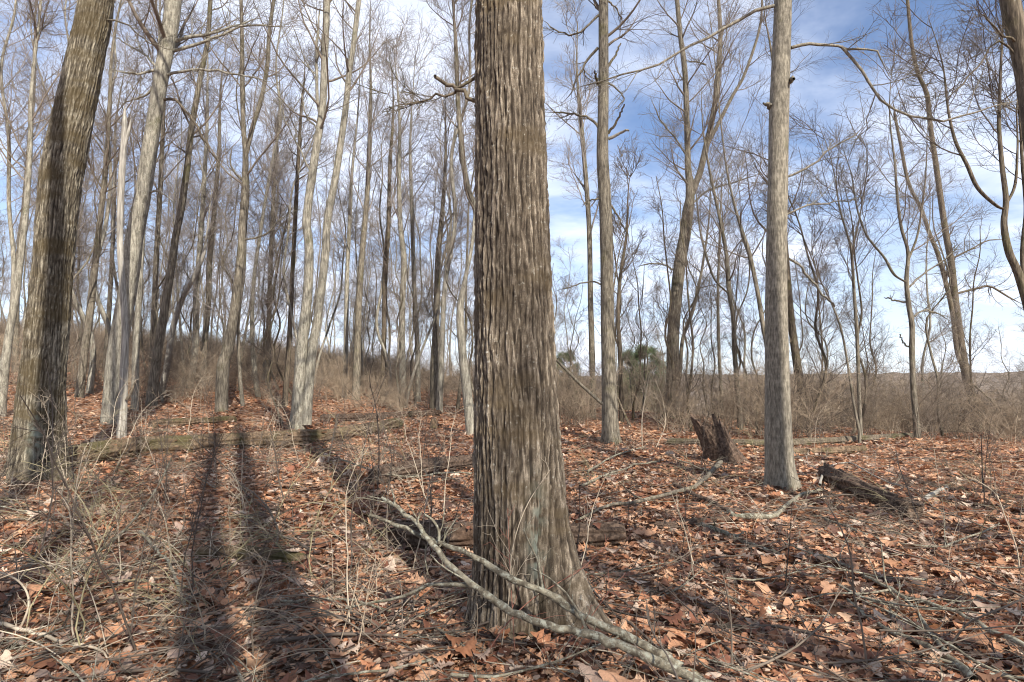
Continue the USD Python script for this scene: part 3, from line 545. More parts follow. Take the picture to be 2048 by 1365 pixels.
# trees further back that can be told apart
BACK = [
    ('dead_tree', 'pale dead trunk leaning close to the left side of the thick oak', [(944, 870, 24), (936, 800, 20), (925, 706, 17), (920, 622, 15), (930, 560, 9), (944, 490, 7), (950, 420, 5)], 'pale', None, 9),
    ('slender_tree', 'dark straight stem a third of the way from the thick oak to the twin-stemmed tree', [(766, 800, 12), (768, 670, 10), (771, 541, 10), (777, 450, 9), (780, 330, 8)], 'dark', 26, 15),
    ('maple_tree', 'pale tree with a low fork between the dark straight stem and the thick oak', [(806, 830, 16), (804, 688, 13), (805, 600, 12), (808, 523, 12), (800, 440, 10), (798, 330, 8)], 'pale', 24, 15),
    ('maple_tree', 'mottled grey tree between the twin-stemmed tree and the dark straight stem', [(712, 800, 17), (715, 690, 15), (718, 600, 13), (725, 500, 12), (735, 380, 10), (740, 250, 8)], 'maple', 25, 17),
    ('maple_tree', 'bent tree whose upper stem shows just left of the thick oak', [(962, 800, 14), (960, 560, 13), (953, 430, 13), (935, 374, 12), (923, 293, 10), (916, 201, 9), (912, 100, 8)], 'maple', 20, 16),
    ('slender_tree', 'thin pale stem just left of the straight grey tree', [(1186, 850, 13), (1184, 706, 12), (1181, 597, 11), (1178, 450, 10), (1168, 311, 9), (1160, 220, 7)], 'maple', 22, 15),
    ('maple_tree', 'leaning mossy stem partly shaded, between the large left oak and the snag', [(158, 800, 20), (168, 710, 17), (178, 640, 17), (190, 530, 15), (200, 440, 13), (212, 330, 11), (220, 200, 9)], 'maple', 20, 16),
    ('maple_tree', 'pale stem rising behind the left side of the large left oak', [(5, 780, 22), (18, 670, 18), (32, 590, 17), (42, 510, 15), (52, 420, 13), (60, 300, 11), (62, 200, 9)], 'pale', 15, 14),
    ('maple_tree', 'grey stem right behind the curved tree, straight and clean', [(300, 790, 15), (305, 706, 13), (309, 600, 12), (314, 487, 11), (322, 350, 10), (328, 200, 8)], 'maple', 22, 17),
    ('dead_tree', 'slanting broken tree with peeling bark between the curved tree and the brown forked tree', [(324, 780, 15), (336, 720, 14), (345, 660, 13), (362, 605, 12), (385, 560, 11), (405, 515, 9), (412, 480, 5)], 'snag', 23, 8),
    ('maple_tree', 'pale upright tree just right of the slanting broken tree', [(378, 790, 16), (390, 700, 14), (392, 600, 13), (398, 520, 12), (405, 420, 10), (412, 300, 8)], 'pale', 25, 16),
    ('maple_tree', 'slightly bowed grey tree left of the brown forked tree', [(405, 790, 14), (410, 680, 13), (417, 600, 12), (419, 520, 12), (428, 430, 10), (438, 300, 8)], 'maple', 27, 16),
    ('slender_tree', 'thin grey stem left of the snag and right of the mossy stem', [(208, 800, 12), (214, 680, 11), (220, 590, 10), (226, 470, 9), (230, 330, 7)], 'maple', 27, 15),
    ('slender_tree', 'pale stem showing between the snag and the curved tree', [(270, 800, 17), (272, 700, 15), (276, 630, 14), (281, 540, 12)], 'pale', 18, 15),
    ('slender_tree', 'thin stem left of the twin-stemmed tree and right of the brown forked tree', [(535, 800, 11), (538, 650, 10), (542, 500, 9), (548, 380, 8), (556, 250, 6)], 'maple', 30, 16),
    ('maple_tree', 'grey branching tree left of the bent tree and the thick oak', [(866, 830, 15), (870, 700, 14), (874, 600, 13), (876, 520, 12), (884, 430, 9)], 'maple', 24, 14),
    ('slender_tree', 'slim stem between the straight grey tree and the V-forked tree', [(1243, 830, 10), (1240, 700, 9), (1236, 640, 8), (1240, 560, 7), (1252, 480, 6)], 'dark', 21, 9),
    ('maple_tree', 'tall pale stem in the upper left, far behind the large left oak', [(30, 760, 16), (34, 560, 14), (48, 420, 12), (58, 300, 11), (66, 200, 9)], 'maple', 26, 18),
    ('slender_tree', 'slim tree between the oak in the middle and the pale low-forked tree', [(836, 820, 11), (835, 700, 10), (828, 560, 9), (824, 420, 8)], 'pale', 28, 17),
    ('slender_tree', 'thin clean stem close to the right of the twin-stemmed tree', [(688, 800, 11), (692, 690, 10), (694, 560, 9), (700, 430, 8)], 'pale', 27, 16),
]
for i, (nm, lb, path, bk, y0, top) in enumerate(BACK):
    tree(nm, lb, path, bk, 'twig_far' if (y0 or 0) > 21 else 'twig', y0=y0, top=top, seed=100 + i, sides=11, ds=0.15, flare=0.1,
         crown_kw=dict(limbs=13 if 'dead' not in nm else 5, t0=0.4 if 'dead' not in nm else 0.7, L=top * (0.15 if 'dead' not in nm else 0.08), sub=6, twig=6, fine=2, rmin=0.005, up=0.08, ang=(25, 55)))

# leaning pole right of the oak
def pole():
    a, b = np.array([*at(1108, 716, 12.0), 0.03]), np.array([*at(1204, 808, 12.6), 0.045])
    t = thing('leaning_pole', 'thin dead pole leaning from the thick oak down to the straight grey tree', 'dead branch', b[:3])
    part('stem', t, tubes(np.array([b[:3], (a[:3] + b[:3]) / 2 + [0, 0, -0.03], a[:3], a[:3] * 1.0 + (a[:3] - b[:3]) * 0.5])[None], np.array([[0.034, 0.03, 0.024, 0.014]]), 7), M['maple'], off=b[:3])
pole()

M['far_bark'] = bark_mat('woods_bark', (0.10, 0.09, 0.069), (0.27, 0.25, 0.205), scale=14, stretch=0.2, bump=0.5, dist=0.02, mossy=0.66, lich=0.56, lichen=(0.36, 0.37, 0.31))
# ------------------------------------------------------------------ woods: copies of a few bare trees
def tree_class(k, H, r, t0, limbs, L, bark, tw, sub=6, twig=6, fine=2, ang=(30, 64), lean=0.75, rmin=0.0048):
    rng = R_(500 + k)
    cls = stage.CreateClassPrim(f'/World/bare_tree_kind_{"abcdefghijklmnop"[k]}')
    z = np.linspace(-0.3, H, 9)
    xy = np.cumsum(rng.normal(0, lean * 0.35, (9, 2)), 0); xy -= xy[0]
    P = np.column_stack([xy, z, r * (1 - np.linspace(0, 1, 9)) ** 0.9 + 0.015]); P[0, 3] *= 1.25
    vf, _, _ = trunk_mesh(P, 9, 0.4, seed=k, flare=0.15)
    part('trunk', cls, vf, M[bark])
    q = resample(P, 30)
    part('crown', cls, crown(q[None, :, :3], q[None, :, 3], 600 + k, limbs=limbs, t0=t0, L=L, sub=sub, twig=twig, fine=fine, ang=ang, up=0.07, rmin=rmin, sides=(5, 3, 3)), M[tw], kind='stuff')
    return cls.GetPath()
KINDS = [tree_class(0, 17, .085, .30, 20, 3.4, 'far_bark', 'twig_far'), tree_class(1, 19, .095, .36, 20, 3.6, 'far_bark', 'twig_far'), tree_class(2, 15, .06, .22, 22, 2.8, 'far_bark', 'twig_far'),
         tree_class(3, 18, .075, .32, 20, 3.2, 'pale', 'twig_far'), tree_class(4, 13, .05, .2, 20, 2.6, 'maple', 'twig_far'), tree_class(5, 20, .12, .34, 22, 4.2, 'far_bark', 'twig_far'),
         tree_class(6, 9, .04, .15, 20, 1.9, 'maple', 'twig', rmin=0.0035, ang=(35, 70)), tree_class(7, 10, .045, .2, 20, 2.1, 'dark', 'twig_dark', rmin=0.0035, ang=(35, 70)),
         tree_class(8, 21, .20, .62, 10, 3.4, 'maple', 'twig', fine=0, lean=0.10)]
rng = R_(42)
placed = []
def far_ok(x, y, gap):
    for (a, b) in placed:
        if (a - x) ** 2 + (b - y) ** 2 < gap * gap: return False
    placed.append((x, y)); return True
def zone(px):
    for lim, words in ((150, 'behind the large left oak'), (420, 'right of the snag'), (640, 'around the twin-stemmed tree'), (1024, 'left of the thick oak'),
                       (1240, 'around the straight grey tree'), (1560, 'left of the beech'), (1850, 'right of the beech'), (9999, 'right of the crooked tree')):
        if px < lim: return words
LOOK = ['grey tree', 'tall pale tree', 'slim grey tree', 'pale tree', 'small dark tree', 'big grey tree', 'young grey tree', 'young dark tree']
def woods(count, name, lo, hi, y0, y1, gap, kinds, prob, sc, pw, where):
    n = 0
    while n < count:
        px = rng.uniform(lo, hi); y = y0 + (y1 - y0) * rng.random() ** pw
        x = (px - 1024) / F * y
        if not far_ok(x, y, gap): continue
        k = int(rng.choice(kinds, p=prob)); z = float(height(x, y))
        w = f'{LOOK[k]} {where} {zone(px)}'
        copies(KINDS[k], name, 'bare ' + w, 'tree', (x, y, z), rng.uniform(0, 360), rng.uniform(*sc) + max(0, -z) * 0.01, w, tilt=rng.normal(0, 3.5))
        n += 1
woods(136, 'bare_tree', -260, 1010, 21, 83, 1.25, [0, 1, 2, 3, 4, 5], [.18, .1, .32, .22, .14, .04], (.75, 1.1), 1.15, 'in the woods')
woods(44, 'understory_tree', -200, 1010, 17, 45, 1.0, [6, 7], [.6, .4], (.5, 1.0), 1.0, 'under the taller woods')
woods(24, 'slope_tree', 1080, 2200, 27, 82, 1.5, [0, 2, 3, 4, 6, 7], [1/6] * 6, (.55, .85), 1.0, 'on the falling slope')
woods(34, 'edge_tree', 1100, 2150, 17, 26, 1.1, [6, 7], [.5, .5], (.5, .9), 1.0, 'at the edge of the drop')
# trees standing behind the camera: their shadows lie across the leaves
for (gxp, gyp, dist, k, s) in [(604, 1330, 8.0, 8, (1.35, 1.35, 1.0)), (415, 1325, 9.0, 8, (1.15, 1.15, 1.0)), (60, 1180, 13.0, 8, 1.0), (1500, 1265, 8.5, 8, .9), (1800, 1260, 9.5, 8, .8), (1990, 1230, 8.0, 8, .85), (1900, 1100, 14.0, 8, .8), (1380, 1120, 15.0, 5, 1.0), (760, 1000, 22.0, 3, 1.0), (250, 930, 26.0, 1, 1.0), (1990, 960, 20.0, 2, 1.0)]:
    g = ground_at(gxp, gyp); h2 = np.array([math.sin(SUN_AZ), -math.cos(SUN_AZ)])
    x, y = g[0] + h2[0] * dist, g[1] + h2[1] * dist
    copies(KINDS[k], 'shading_tree', 'bare tree out of view behind the viewer, shading the leaves in front', 'tree', (x, y, height(x, y)), 37 * k, s, 'bare trees behind the viewer')

for (tx, ty, dist, side) in [(BEECH[0], BEECH[1], 9.5, .24), (-6.55, 8.6, 10.0, -.05), (2.45, 15.0, 17.0, .12)]:
    x, y = tx + math.sin(SUN_AZ) * dist - math.cos(SUN_AZ) * side, ty - math.cos(SUN_AZ) * dist - math.sin(SUN_AZ) * side
    copies(KINDS[8], 'shading_tree', 'bare tree out of view behind the viewer, shading the leaves in front', 'tree', (x, y, height(x, y)), 50 * dist, 1.0, 'bare trees behind the viewer')

# pines in the gap
def pine_class():
    cls = stage.CreateClassPrim('/World/pine_kind'); rng = R_(71)
    P = np.array([[0, 0, -.3, .2], [0.05, 0, 3, .17], [0, .05, 6, .12], [0.05, 0, 9, .05], [0.05, 0, 9.8, .02]])
    part('trunk', cls, trunk_mesh(P, 9, 0.5, flare=0.1)[0], M['dark'])
    q = resample(P, 20)
    A = spawn(q[None, :, :3], q[None, :, 3], 46, rng, .28, .98, (60, 88), 1, 6, .08, .05, .4, .012, .3, .75, lens=3.6)
    B = spawn(*A, 9, rng, .25, 1, (30, 60), .35, 4, .1, .06, .5, .006, .5)
    ends = B[0][:, 1:].reshape(-1, 3)
    c = np.repeat(ends, 30, 0) + rng.normal(0, .14, (len(ends) * 30, 3))
    d = unit(rng.normal(0, 1, c.shape) + [0, 0, .5]) * rng.uniform(.16, .32, (len(c), 1)); s = unit(np.cross(d, rng.normal(0, 1, c.shape))) * .016
    v = np.stack([c - s, c + s, c + d], 1).reshape(-1, 3); f = np.arange(len(v)).reshape(-1, 3)
    part('branches', cls, join(tubes(*A, 4), tubes(*B, 3)), M['twig_dark'])
    part('needles', cls, (v, f), M['needle'], smooth=False, kind='stuff')
    return cls.GetPath()
PINE = pine_class()
for (px, y, s, lb) in [(1296, 62, 1.0, 'round-topped green pine in the gap right of the straight grey tree'), (1262, 70, .95, 'green pine behind the left side of the round-topped pine'), (1128, 66, .85, 'small dark pine showing close to the right side of the thick oak')]:
    x = (px - 1024) / F * y; z = float(height(x, y)); ztop = at(px, 697 if px == 1296 else 708, y)[2]
    copies(PINE, 'pine_tree', lb, 'pine', (x, y, z), px, (1.15 * s, 1.15 * s, (ztop - z) / 9.8))

# ------------------------------------------------------------------ brush
def brush_class(k, H, stems, sub, twig, m, spread, arch):
    rng = R_(800 + k); cls = stage.CreateClassPrim(f'/World/shrub_kind_{"abcdefghijklmnop"[k]}')
    st = np.column_stack([rng.normal(0, .22, (stems, 2)), np.full(stems, -0.05)])
    a = rng.uniform(0, 2 * np.pi, stems); e = rng.uniform(.1, spread, stems)
    d = np.column_stack([np.cos(a) * e, np.sin(a) * e, np.ones(stems)])
    A = grow(st, d, H * rng.uniform(.55, 1.1, stems), np.full(stems, .0085), np.full(stems, .003), 9, rng, .11, -arch)
    B = spawn(*A, sub, rng, .1, 1, (28, 75), .55, 6, .14, .02, .6, .0035, .6)
    C = spawn(*B, twig, rng, .1, 1, (28, 70), .6, 4, .16, 0, .7, .0028, .7)
    part('stems', cls, join(tubes(*A, 4), tubes(*B, 3), tubes(*C, 3)), M[m])
    return cls.GetPath()
SHRUBS = [brush_class(0, 2.3, 12, 8, 5, 'brush', .6, .03), brush_class(1, 1.9, 13, 8, 5, 'brush', .9, .06), brush_class(2, 2.6, 10, 9, 5, 'twig', .5, .02), brush_class(3, 1.5, 13, 7, 5, 'brush', 1.0, .07),
          brush_class(4, 2.1, 11, 8, 5, 'twig_dark', .8, .04)]
rng = R_(77)
for i in range(300):
    px = rng.uniform(-60, 1000) if i < 185 else rng.uniform(1000, 2110)
    left = px < 1000
    y = (20.5 + 30 * rng.random() ** 1.1 if left else 17 + 16 * rng.random()) if px < 1300 else 15.5 + 11 * rng.random()
    x = (px - 1024) / F * y
    while 0.9 * x + 0.8 * y - 30 > 7: y -= 1; x = (px - 1024) / F * y
    k = rng.choice([0, 1, 2, 3]) if left else rng.choice([0, 1, 2, 4], p=[.3, .25, .3, .15])
    w = ['tangled tan shrub', 'spreading tan shrub', 'tall grey shrub', 'low tan shrub', 'dark shrub'][k] + ' in the thicket ' + zone(px)
    copies(SHRUBS[k], 'shrub', 'leafless ' + w, 'shrub', (x, y, height(x, y)), rng.uniform(0, 360), rng.uniform(.45, 1.05) if left else rng.uniform(.55, 1.2), w)

def instancer(path, protos, idx, pos, quat, scale):
    pi = UsdGeom.PointInstancer.Define(stage, path)
    pi.CreatePrototypesRel().SetTargets(protos)
    pi.CreateProtoIndicesAttr(Vt.IntArray.FromNumpy(np.asarray(idx, np.int32)))
    pi.CreatePositionsAttr(Vt.Vec3fArray.FromNumpy(np.asarray(pos, np.float32)))
    pi.CreateOrientationsAttr(Vt.QuathArray([Gf.Quath(float(a), float(b), float(c), float(d)) for a, b, c, d in quat]))
    pi.CreateScalesAttr(Vt.Vec3fArray.FromNumpy(np.repeat(np.asarray(scale, np.float32)[:, None], 3, 1)))
    return pi.GetPrim()

def qmul(a, b):
    w, x, y, z = a.T; W, X, Y, Z = b.T
    return np.stack([w*W-x*X-y*Y-z*Z, w*X+x*W+y*Z-z*Y, w*Y-x*Z+y*W+z*X, w*Z+x*Y-y*X+z*W], 1)

def turn(axis, ang):
    return np.column_stack([np.cos(ang / 2), axis * np.sin(ang / 2)[:, None]])

# far brush filling the hollow: nobody could count it
def far_brush():
    rng = R_(91); path = '/World/far_brush'; N = 1500
    px = np.where(rng.random(N) < .68, rng.uniform(-400, 1000, N), rng.uniform(1000, 2400, N)); y = np.where(px < 1000, rng.uniform(30, 95, N), 20 + 90 * rng.random(N) ** 1.6); x = (px - 1024) / F * y
    ok = (px < 1000) | (0.9 * x + 0.8 * y > 32); px, x, y = px[ok], x[ok], y[ok]; N = len(x); z = height(x, y)
    prim = instancer(path, [], rng.integers(0, 5, N), np.column_stack([x, y, z]), turn(np.tile([0, 0, 1.0], (N, 1)), rng.uniform(0, 6.28, N)), np.where(px < 1000, rng.uniform(.7, 1.2, N), rng.uniform(.7, 1.15, N)))
    protos = []
    for k, c in enumerate(SHRUBS):
        m = UsdGeom.Xform.Define(stage, f'{path}/shrub_{k:03d}'); m.GetPrim().GetReferences().AddInternalReference(c); protos.append(m.GetPath())
    UsdGeom.PointInstancer(prim).GetPrototypesRel().SetTargets(protos)
    tag(prim, 'mass of leafless brush and small trees filling the hollow behind the thickets', 'brush', kind='stuff')
far_brush()

def far_wood():
    rng = R_(93); path = '/World/far_wood'; N = 7000
    px = rng.uniform(850, 2500, N); y = 120 + 900 * rng.random(N) ** .8; x = (px - 1024) / F * y
    rr = np.hypot(x, y); z = np.where(rr < 480, height(x, y), -34 + 38 * smooth(470, 1150, rr))
    prim = instancer(path, [], rng.integers(0, 3, N), np.column_stack([x, y, z - .5]), turn(np.tile([0, 0, 1.0], (N, 1)), rng.uniform(0, 6.28, N)), rng.uniform(3.2, 5.5, N))
    protos = []
    for k, c in enumerate(SHRUBS[:3]):
        m = UsdGeom.Xform.Define(stage, f'{path}/bare_tree_{k:03d}'); m.GetPrim().GetReferences().AddInternalReference(c); protos.append(m.GetPath())
    UsdGeom.PointInstancer(prim).GetPrototypesRel().SetTargets(protos)
    tag(prim, 'far bare woods covering the valley and the low ridge on the right', 'woods', kind='stuff')
far_wood()

# ------------------------------------------------------------------ leaves
def leaf_shape(seed, lobes, n=11):
    rng = R_(seed); s = np.linspace(0, 1, n)
    w = 0.33 * np.sin(np.pi * np.clip(s * 0.93 + 0.03, 0, 1)) ** 0.8
    side = []
    for sg in (-1, 1):
        ww = w.copy()
        if lobes:
            ww = w * (1 + 0.35 * np.where(np.arange(n) % 2 == (0 if sg > 0 else 1), 1, -1.4) * np.sin(np.pi * s))
        side.append(ww * rng.uniform(0.85, 1.15, n))
    cl, cf = rng.uniform(-1.4, 1.4), rng.uniform(0.1, 0.75) * rng.choice([-1, 1], p=[.4, .6])
    ang = cl * (s - .5); mx = np.concatenate([[0], np.cumsum(np.cos((ang[1:] + ang[:-1]) / 2))]) / (n - 1); mz = np.concatenate([[0], np.cumsum(np.sin((ang[1:] + ang[:-1]) / 2))]) / (n - 1)
    mx -= mx.mean(); mz -= mz.min()
    sway = 0.06 * np.sin(s * 4 + seed)
    mid = np.column_stack([mx, sway, mz])
    curl = rng.uniform(-.12, .2, n)
    L = np.column_stack([mx + .03, sway - side[0] * math.cos(cf), mz + side[0] * abs(math.sin(cf)) * np.sign(cf) + curl * side[0] * 1.2])
    Rr = np.column_stack([mx + .03, sway + side[1] * math.cos(cf), mz + side[1] * math.sin(cf) + curl[::-1] * side[1] * 1.2])
    v = np.vstack([L, mid, Rr]); v[:, 2] -= v[:, 2].min()
    f = []
    for i in range(n - 1):
        for o in (0, n):
            a, b, c, d = o + i, o + i + 1, o + n + i + 1, o + n + i
            f += [[a, c, b], [a, d, c]]
    return v, np.array(f)
SHAPES = [leaf_shape(s, True) for s in range(6)] + [leaf_shape(20 + s, False, 8) for s in range(3)]
COMBO = [(s, c) for s in range(9) for c in ((0, 2, 4, 1, 5, 7) if s % 2 else (0, 4, 1, 6, 7, 3, 5))]
def scatter_leaves():
    rng = R_(123)
    r = []; 
    for a, b, dens in ((1.9, 5, 800), (5, 8, 560), (8, 12, 320), (12, 18, 160), (18, 34, 46)):
        m = int(1.74 / 2 * (b * b - a * a) * dens); r.append(np.sqrt(rng.uniform(a * a, b * b, m)))
    r = np.concatenate(r); th = rng.uniform(-.87, .87, len(r)); N = len(r)
    x, y = r * np.sin(th), r * np.cos(th)
    tilt = np.abs(rng.normal(0, .28, N)) + .03; az = rng.uniform(0, 6.283, N)
    qt = qmul(turn(np.column_stack([np.cos(az), np.sin(az), 0 * az]), tilt), turn(np.tile([0, 0, 1.0], (N, 1)), rng.uniform(0, 6.283, N)))
    flip = rng.random(N) < .35
    size = rng.lognormal(math.log(.061), .44, N) * (1 + .02 * np.clip(r - 5, 0, 20)); size = np.clip(size, .03, .24)
    z = height(x, y) + rng.random(N) ** 1.5 * .05 + .004
    keep = np.ones(N, bool)
    for P, r_, tp in LOGS:
        d = np.hypot(x[:, None] - P[None, ::3, 0], y[:, None] - P[None, ::3, 1]); j = d.argmin(1); dd = d[np.arange(N), j]
        rr = r_ * (1 - (1 - tp) * j / d.shape[1]); on = dd < rr * 0.9
        z[on] = np.maximum(z[on], P[::3, 2][j[on]] + np.sqrt(np.maximum(rr[on] ** 2 - dd[on] ** 2, 0)) * 1.02 + .012)
        keep &= ~on | (rng.random(N) < .12)
    x, y, z, qt, size, r = x[keep], y[keep], z[keep], qt[keep], size[keep], r[keep]; N = len(x)
    idx = rng.integers(0, len(COMBO), N)
    # the 300 that show largest
    d = np.sqrt(x * x + y * y + 2.3)
    P = np.column_stack([x, y, z]) - EYE; cx = P[:, 0] / (P @ FWD) * F + 1024; cy = 682.5 - (P @ UP) / (P @ FWD) * F
    seen = (cx > 10) & (cx < 2038) & (cy < 1360) & (z > height(x, y) + .016)
    order = np.argsort(np.where(seen, -size / d, 9)); big = order[:300]
    rest = np.setdiff1d(np.arange(N), big)
    return x, y, z, qt, size, idx, big, rest
# ------------------------------------------------------------------ fallen wood
def stick(name, label, pts, r0, r1, m='branch', cat='fallen branch', rise=0.02, twigs=0, seed=1, sides=8, group=None, sub=(), depth=None, wob=0.006, n=18):
    """Pixel points of a branch lying on the ground (rise above it), or (px, py, depth) points of one held above it."""
    rng = R_(seed)
    if len(pts[0]) == 3: P = np.array([at(*p) for p in pts])
    else:
        P = np.array([ground_at(*p) for p in pts]); P[:, 2] += rise + r0
    P = resample(P, n); P[1:-1] += rng.normal(0, wob, P[1:-1].shape)
    base = P[0].copy(); t = thing(name, label, cat, base, group)
    r = np.linspace(r0, r1, n) * (1 + rng.normal(0, .10, n))
    part('stem', t, tubes(P[None], r[None], sides), M[m], off=base)
    for k, (pp, a, b) in enumerate(sub):
        Q = np.array([at(*p) for p in pp]) if len(pp[0]) == 3 else np.array([ground_at(*p) + [0, 0, rise + r0] for p in pp])
        Q = resample(Q, 10)
        part('side_branch', t, tubes(Q[None], np.linspace(a, b, 10)[None], 7), M[m], off=base)
    if twigs:
        B = spawn(P[None], r[None], twigs, rng, .15, 1, (30, 70), .22, 5, .14, .03, .5, .0022, .5)
        C = spawn(*B, 3, rng, .2, 1, (30, 60), .5, 4, .15, 0, .7, .0018, .6)
        part('twigs', t, join(tubes(*B, 4), tubes(*C, 3)), M[m], off=base, kind='stuff')
    return t

stick('fallen_branch', 'lichened grey forked branch across the foot of the thick oak, thickest in the foreground',
      [(1425, 1374, 3.25), (1340, 1336, 3.32), (1260, 1300, 3.4), (1180, 1270, 3.46), (1110, 1256, 3.5), (1060, 1241, 3.52), (1020, 1223, 3.54), (985, 1197, 3.56), (940, 1166, 3.6), (890, 1120, 3.75), (855, 1075, 3.9), (830, 1045, 4.0), (790, 1012, 4.15), (764, 997, 4.25)], .027, .013, n=44, sides=10, wob=.004,
      sub=[([(946, 1172, 3.6), (915, 1170, 3.65), (880, 1169, 3.72), (855, 1170, 3.8), (830, 1184, 3.85), (790, 1198, 3.95), (740, 1206, 4.05), (692, 1217, 4.1)], .014, .007),
           ([(838, 1052, 3.98), (836, 1040, 3.98), (841, 1026, 3.98)], .008, .005), ([(790, 1013, 4.15), (788, 996, 4.15), (783, 978, 4.15)], .008, .005),
           ([(767, 1000, 4.25), (748, 995, 4.3), (735, 992, 4.3)], .007, .003)], twigs=5, seed=2)
stick('fallen_branch', 'grey branch just above the forked one, crossing the oak foot from a broken left tip',
      [(1400, 1362, 3.45), (1380, 1346, 3.48), (1303, 1298, 3.55), (1230, 1264, 3.6), (1182, 1242, 3.62), (1130, 1210, 3.65), (1094, 1187, 3.66), (1032, 1161, 3.68), (988, 1136, 3.7), (951, 1116, 3.74), (900, 1093, 3.85), (852, 1076, 4.0), (826, 1065, 4.05), (790, 1048, 4.15), (739, 1030, 4.25)], .027, .011, n=44, sides=10, wob=.004,
      sub=[([(878, 1083, 3.9), (877, 1060, 3.9), (865, 1040, 3.9), (848, 1029, 3.9)], .010, .007), ([(852, 1090, 3.95), (851, 1120, 3.95), (856, 1150, 3.95)], .006, .004), ([(741, 1030, 4.25), (742, 1020, 4.25)], .008, .004)], twigs=4, seed=3)
stick('fallen_branch', 'long slender branch crossing the right foreground, forked near its middle', [(2060, 1325), (1989, 1290), (1919, 1250), (1861, 1228), (1813, 1213), (1784, 1200), (1744, 1176), (1678, 1140), (1604, 1114), (1553, 1092)], .017, .006, n=30, rise=.05,
      sub=[([(1784, 1200), (1733, 1207), (1663, 1209), (1590, 1225)], .009, .004), ([(1799, 1204, 4.55), (1773, 1169, 4.55), (1766, 1121, 4.6), (1762, 1085, 4.6)], .008, .004)], twigs=7, seed=4)
stick('fallen_branch', 'thick dark branch in the bottom right corner', [(1950, 1385), (1930, 1365), (1890, 1330), (1835, 1305), (1780, 1279), (1736, 1250), (1696, 1218)], .022, .010, seed=5, rise=.03, n=24, sub=[([(1894, 1326), (1861, 1283), (1835, 1242), (1811, 1213)], .015, .009)], twigs=6)
stick('fallen_branch', 'pale curved branch between the beech and the forked foreground branch', [(1458, 1037), (1476, 1046), (1513, 1046), (1553, 1041), (1575, 1022), (1604, 1000), (1643, 989)], .034, .02, seed=6, rise=.03, twigs=4)
stick('fallen_branch', 'grey limb lying out from the rotten stump toward the thick oak', [(1442, 934), (1418, 960), (1399, 978), (1370, 993), (1321, 1004), (1266, 1019), (1222, 1024), (1175, 1048), (1149, 1059)], .042, .016, 'maple', seed=7, rise=.04, twigs=5)
stick('fallen_branch', 'dark branch below the limb from the stump', [(1348, 978), (1385, 1000), (1429, 1019), (1462, 1038)], .03, .02, 'rot', seed=8, rise=.04)
stick('fallen_branch', 'brown branch lying left of the pale curved branch', [(1403, 1059), (1458, 1081), (1502, 1099), (1560, 1120)], .028, .014, seed=9, rise=.02, twigs=4)
stick('fallen_branch', 'wavy thin branch across the leaves beneath the rotten log', [(1645, 1048), (1714, 1074), (1788, 1099), (1843, 1107), (1883, 1110), (1919, 1096), (1952, 1085), (2000, 1060)], .016, .007, seed=10, rise=.05, twigs=6)
stick('fallen_branch', 'white dead branch arching over the leaves right of the beech foot', [(1640, 985), (1650, 955), (1670, 940), (1700, 936), (1740, 960), (1790, 985), (1830, 995)], .02, .008, 'snag', seed=11, rise=.08, twigs=4)
stick('fallen_branch', 'pale stick on the leaves at the far left foreground', [(-10, 1273), (55, 1286), (110, 1305), (183, 1319), (222, 1346)], .013, .006, 'cane', seed=12, rise=.05, twigs=5)
stick('fallen_branch', 'pale dead branch sloping through the brambles in the left foreground', [(280, 1080), (311, 1118), (337, 1151), (355, 1191), (368, 1232)], .016, .010, 'branch', seed=13, rise=.06, twigs=3)
stick('fallen_branch', 'dark stick left of the oak foot, below the forked branch', [(560, 1222), (630, 1218), (700, 1220), (780, 1245), (860, 1275), (940, 1330)], .010, .006, seed=14, rise=.05, twigs=6)
stick('fallen_branch', 'bare branch on the leaves left of the thick oak, beyond its shadow', [(680, 940), (720, 955), (760, 972), (830, 977), (890, 968), (944, 970)], .014, .01, seed=15, rise=.15, twigs=7)
stick('fallen_branch', 'slim stick lying between the straight grey tree and the stump', [(1175, 960), (1230, 925), (1290, 905), (1235, 940)][:3], .02, .012, seed=16, rise=.1, twigs=3)
stick('fallen_branch', 'stick lying in front of the limb from the stump', [(1160, 985), (1215, 960), (1270, 940), (1320, 932)], .022, .012, seed=17, rise=.06, twigs=3)
stick('fallen_branch', 'pale broken piece of branch on the leaves at the far right', [(1850, 1010), (1875, 992), (1893, 985)], .035, .03, 'snag', seed=18, rise=.02)
stick('fallen_branch', 'short lichened stick in the right foreground, left of the thick dark branch', [(1800, 1290), (1795, 1260), (1780, 1240)], .014, .012, seed=19, rise=.03)
stick('fallen_branch', 'short dark stick standing out of the leaves right of the oak root', [(1270, 1245), (1295, 1215), (1320, 1190)], .012, .008, 'rot', seed=20, rise=.03)

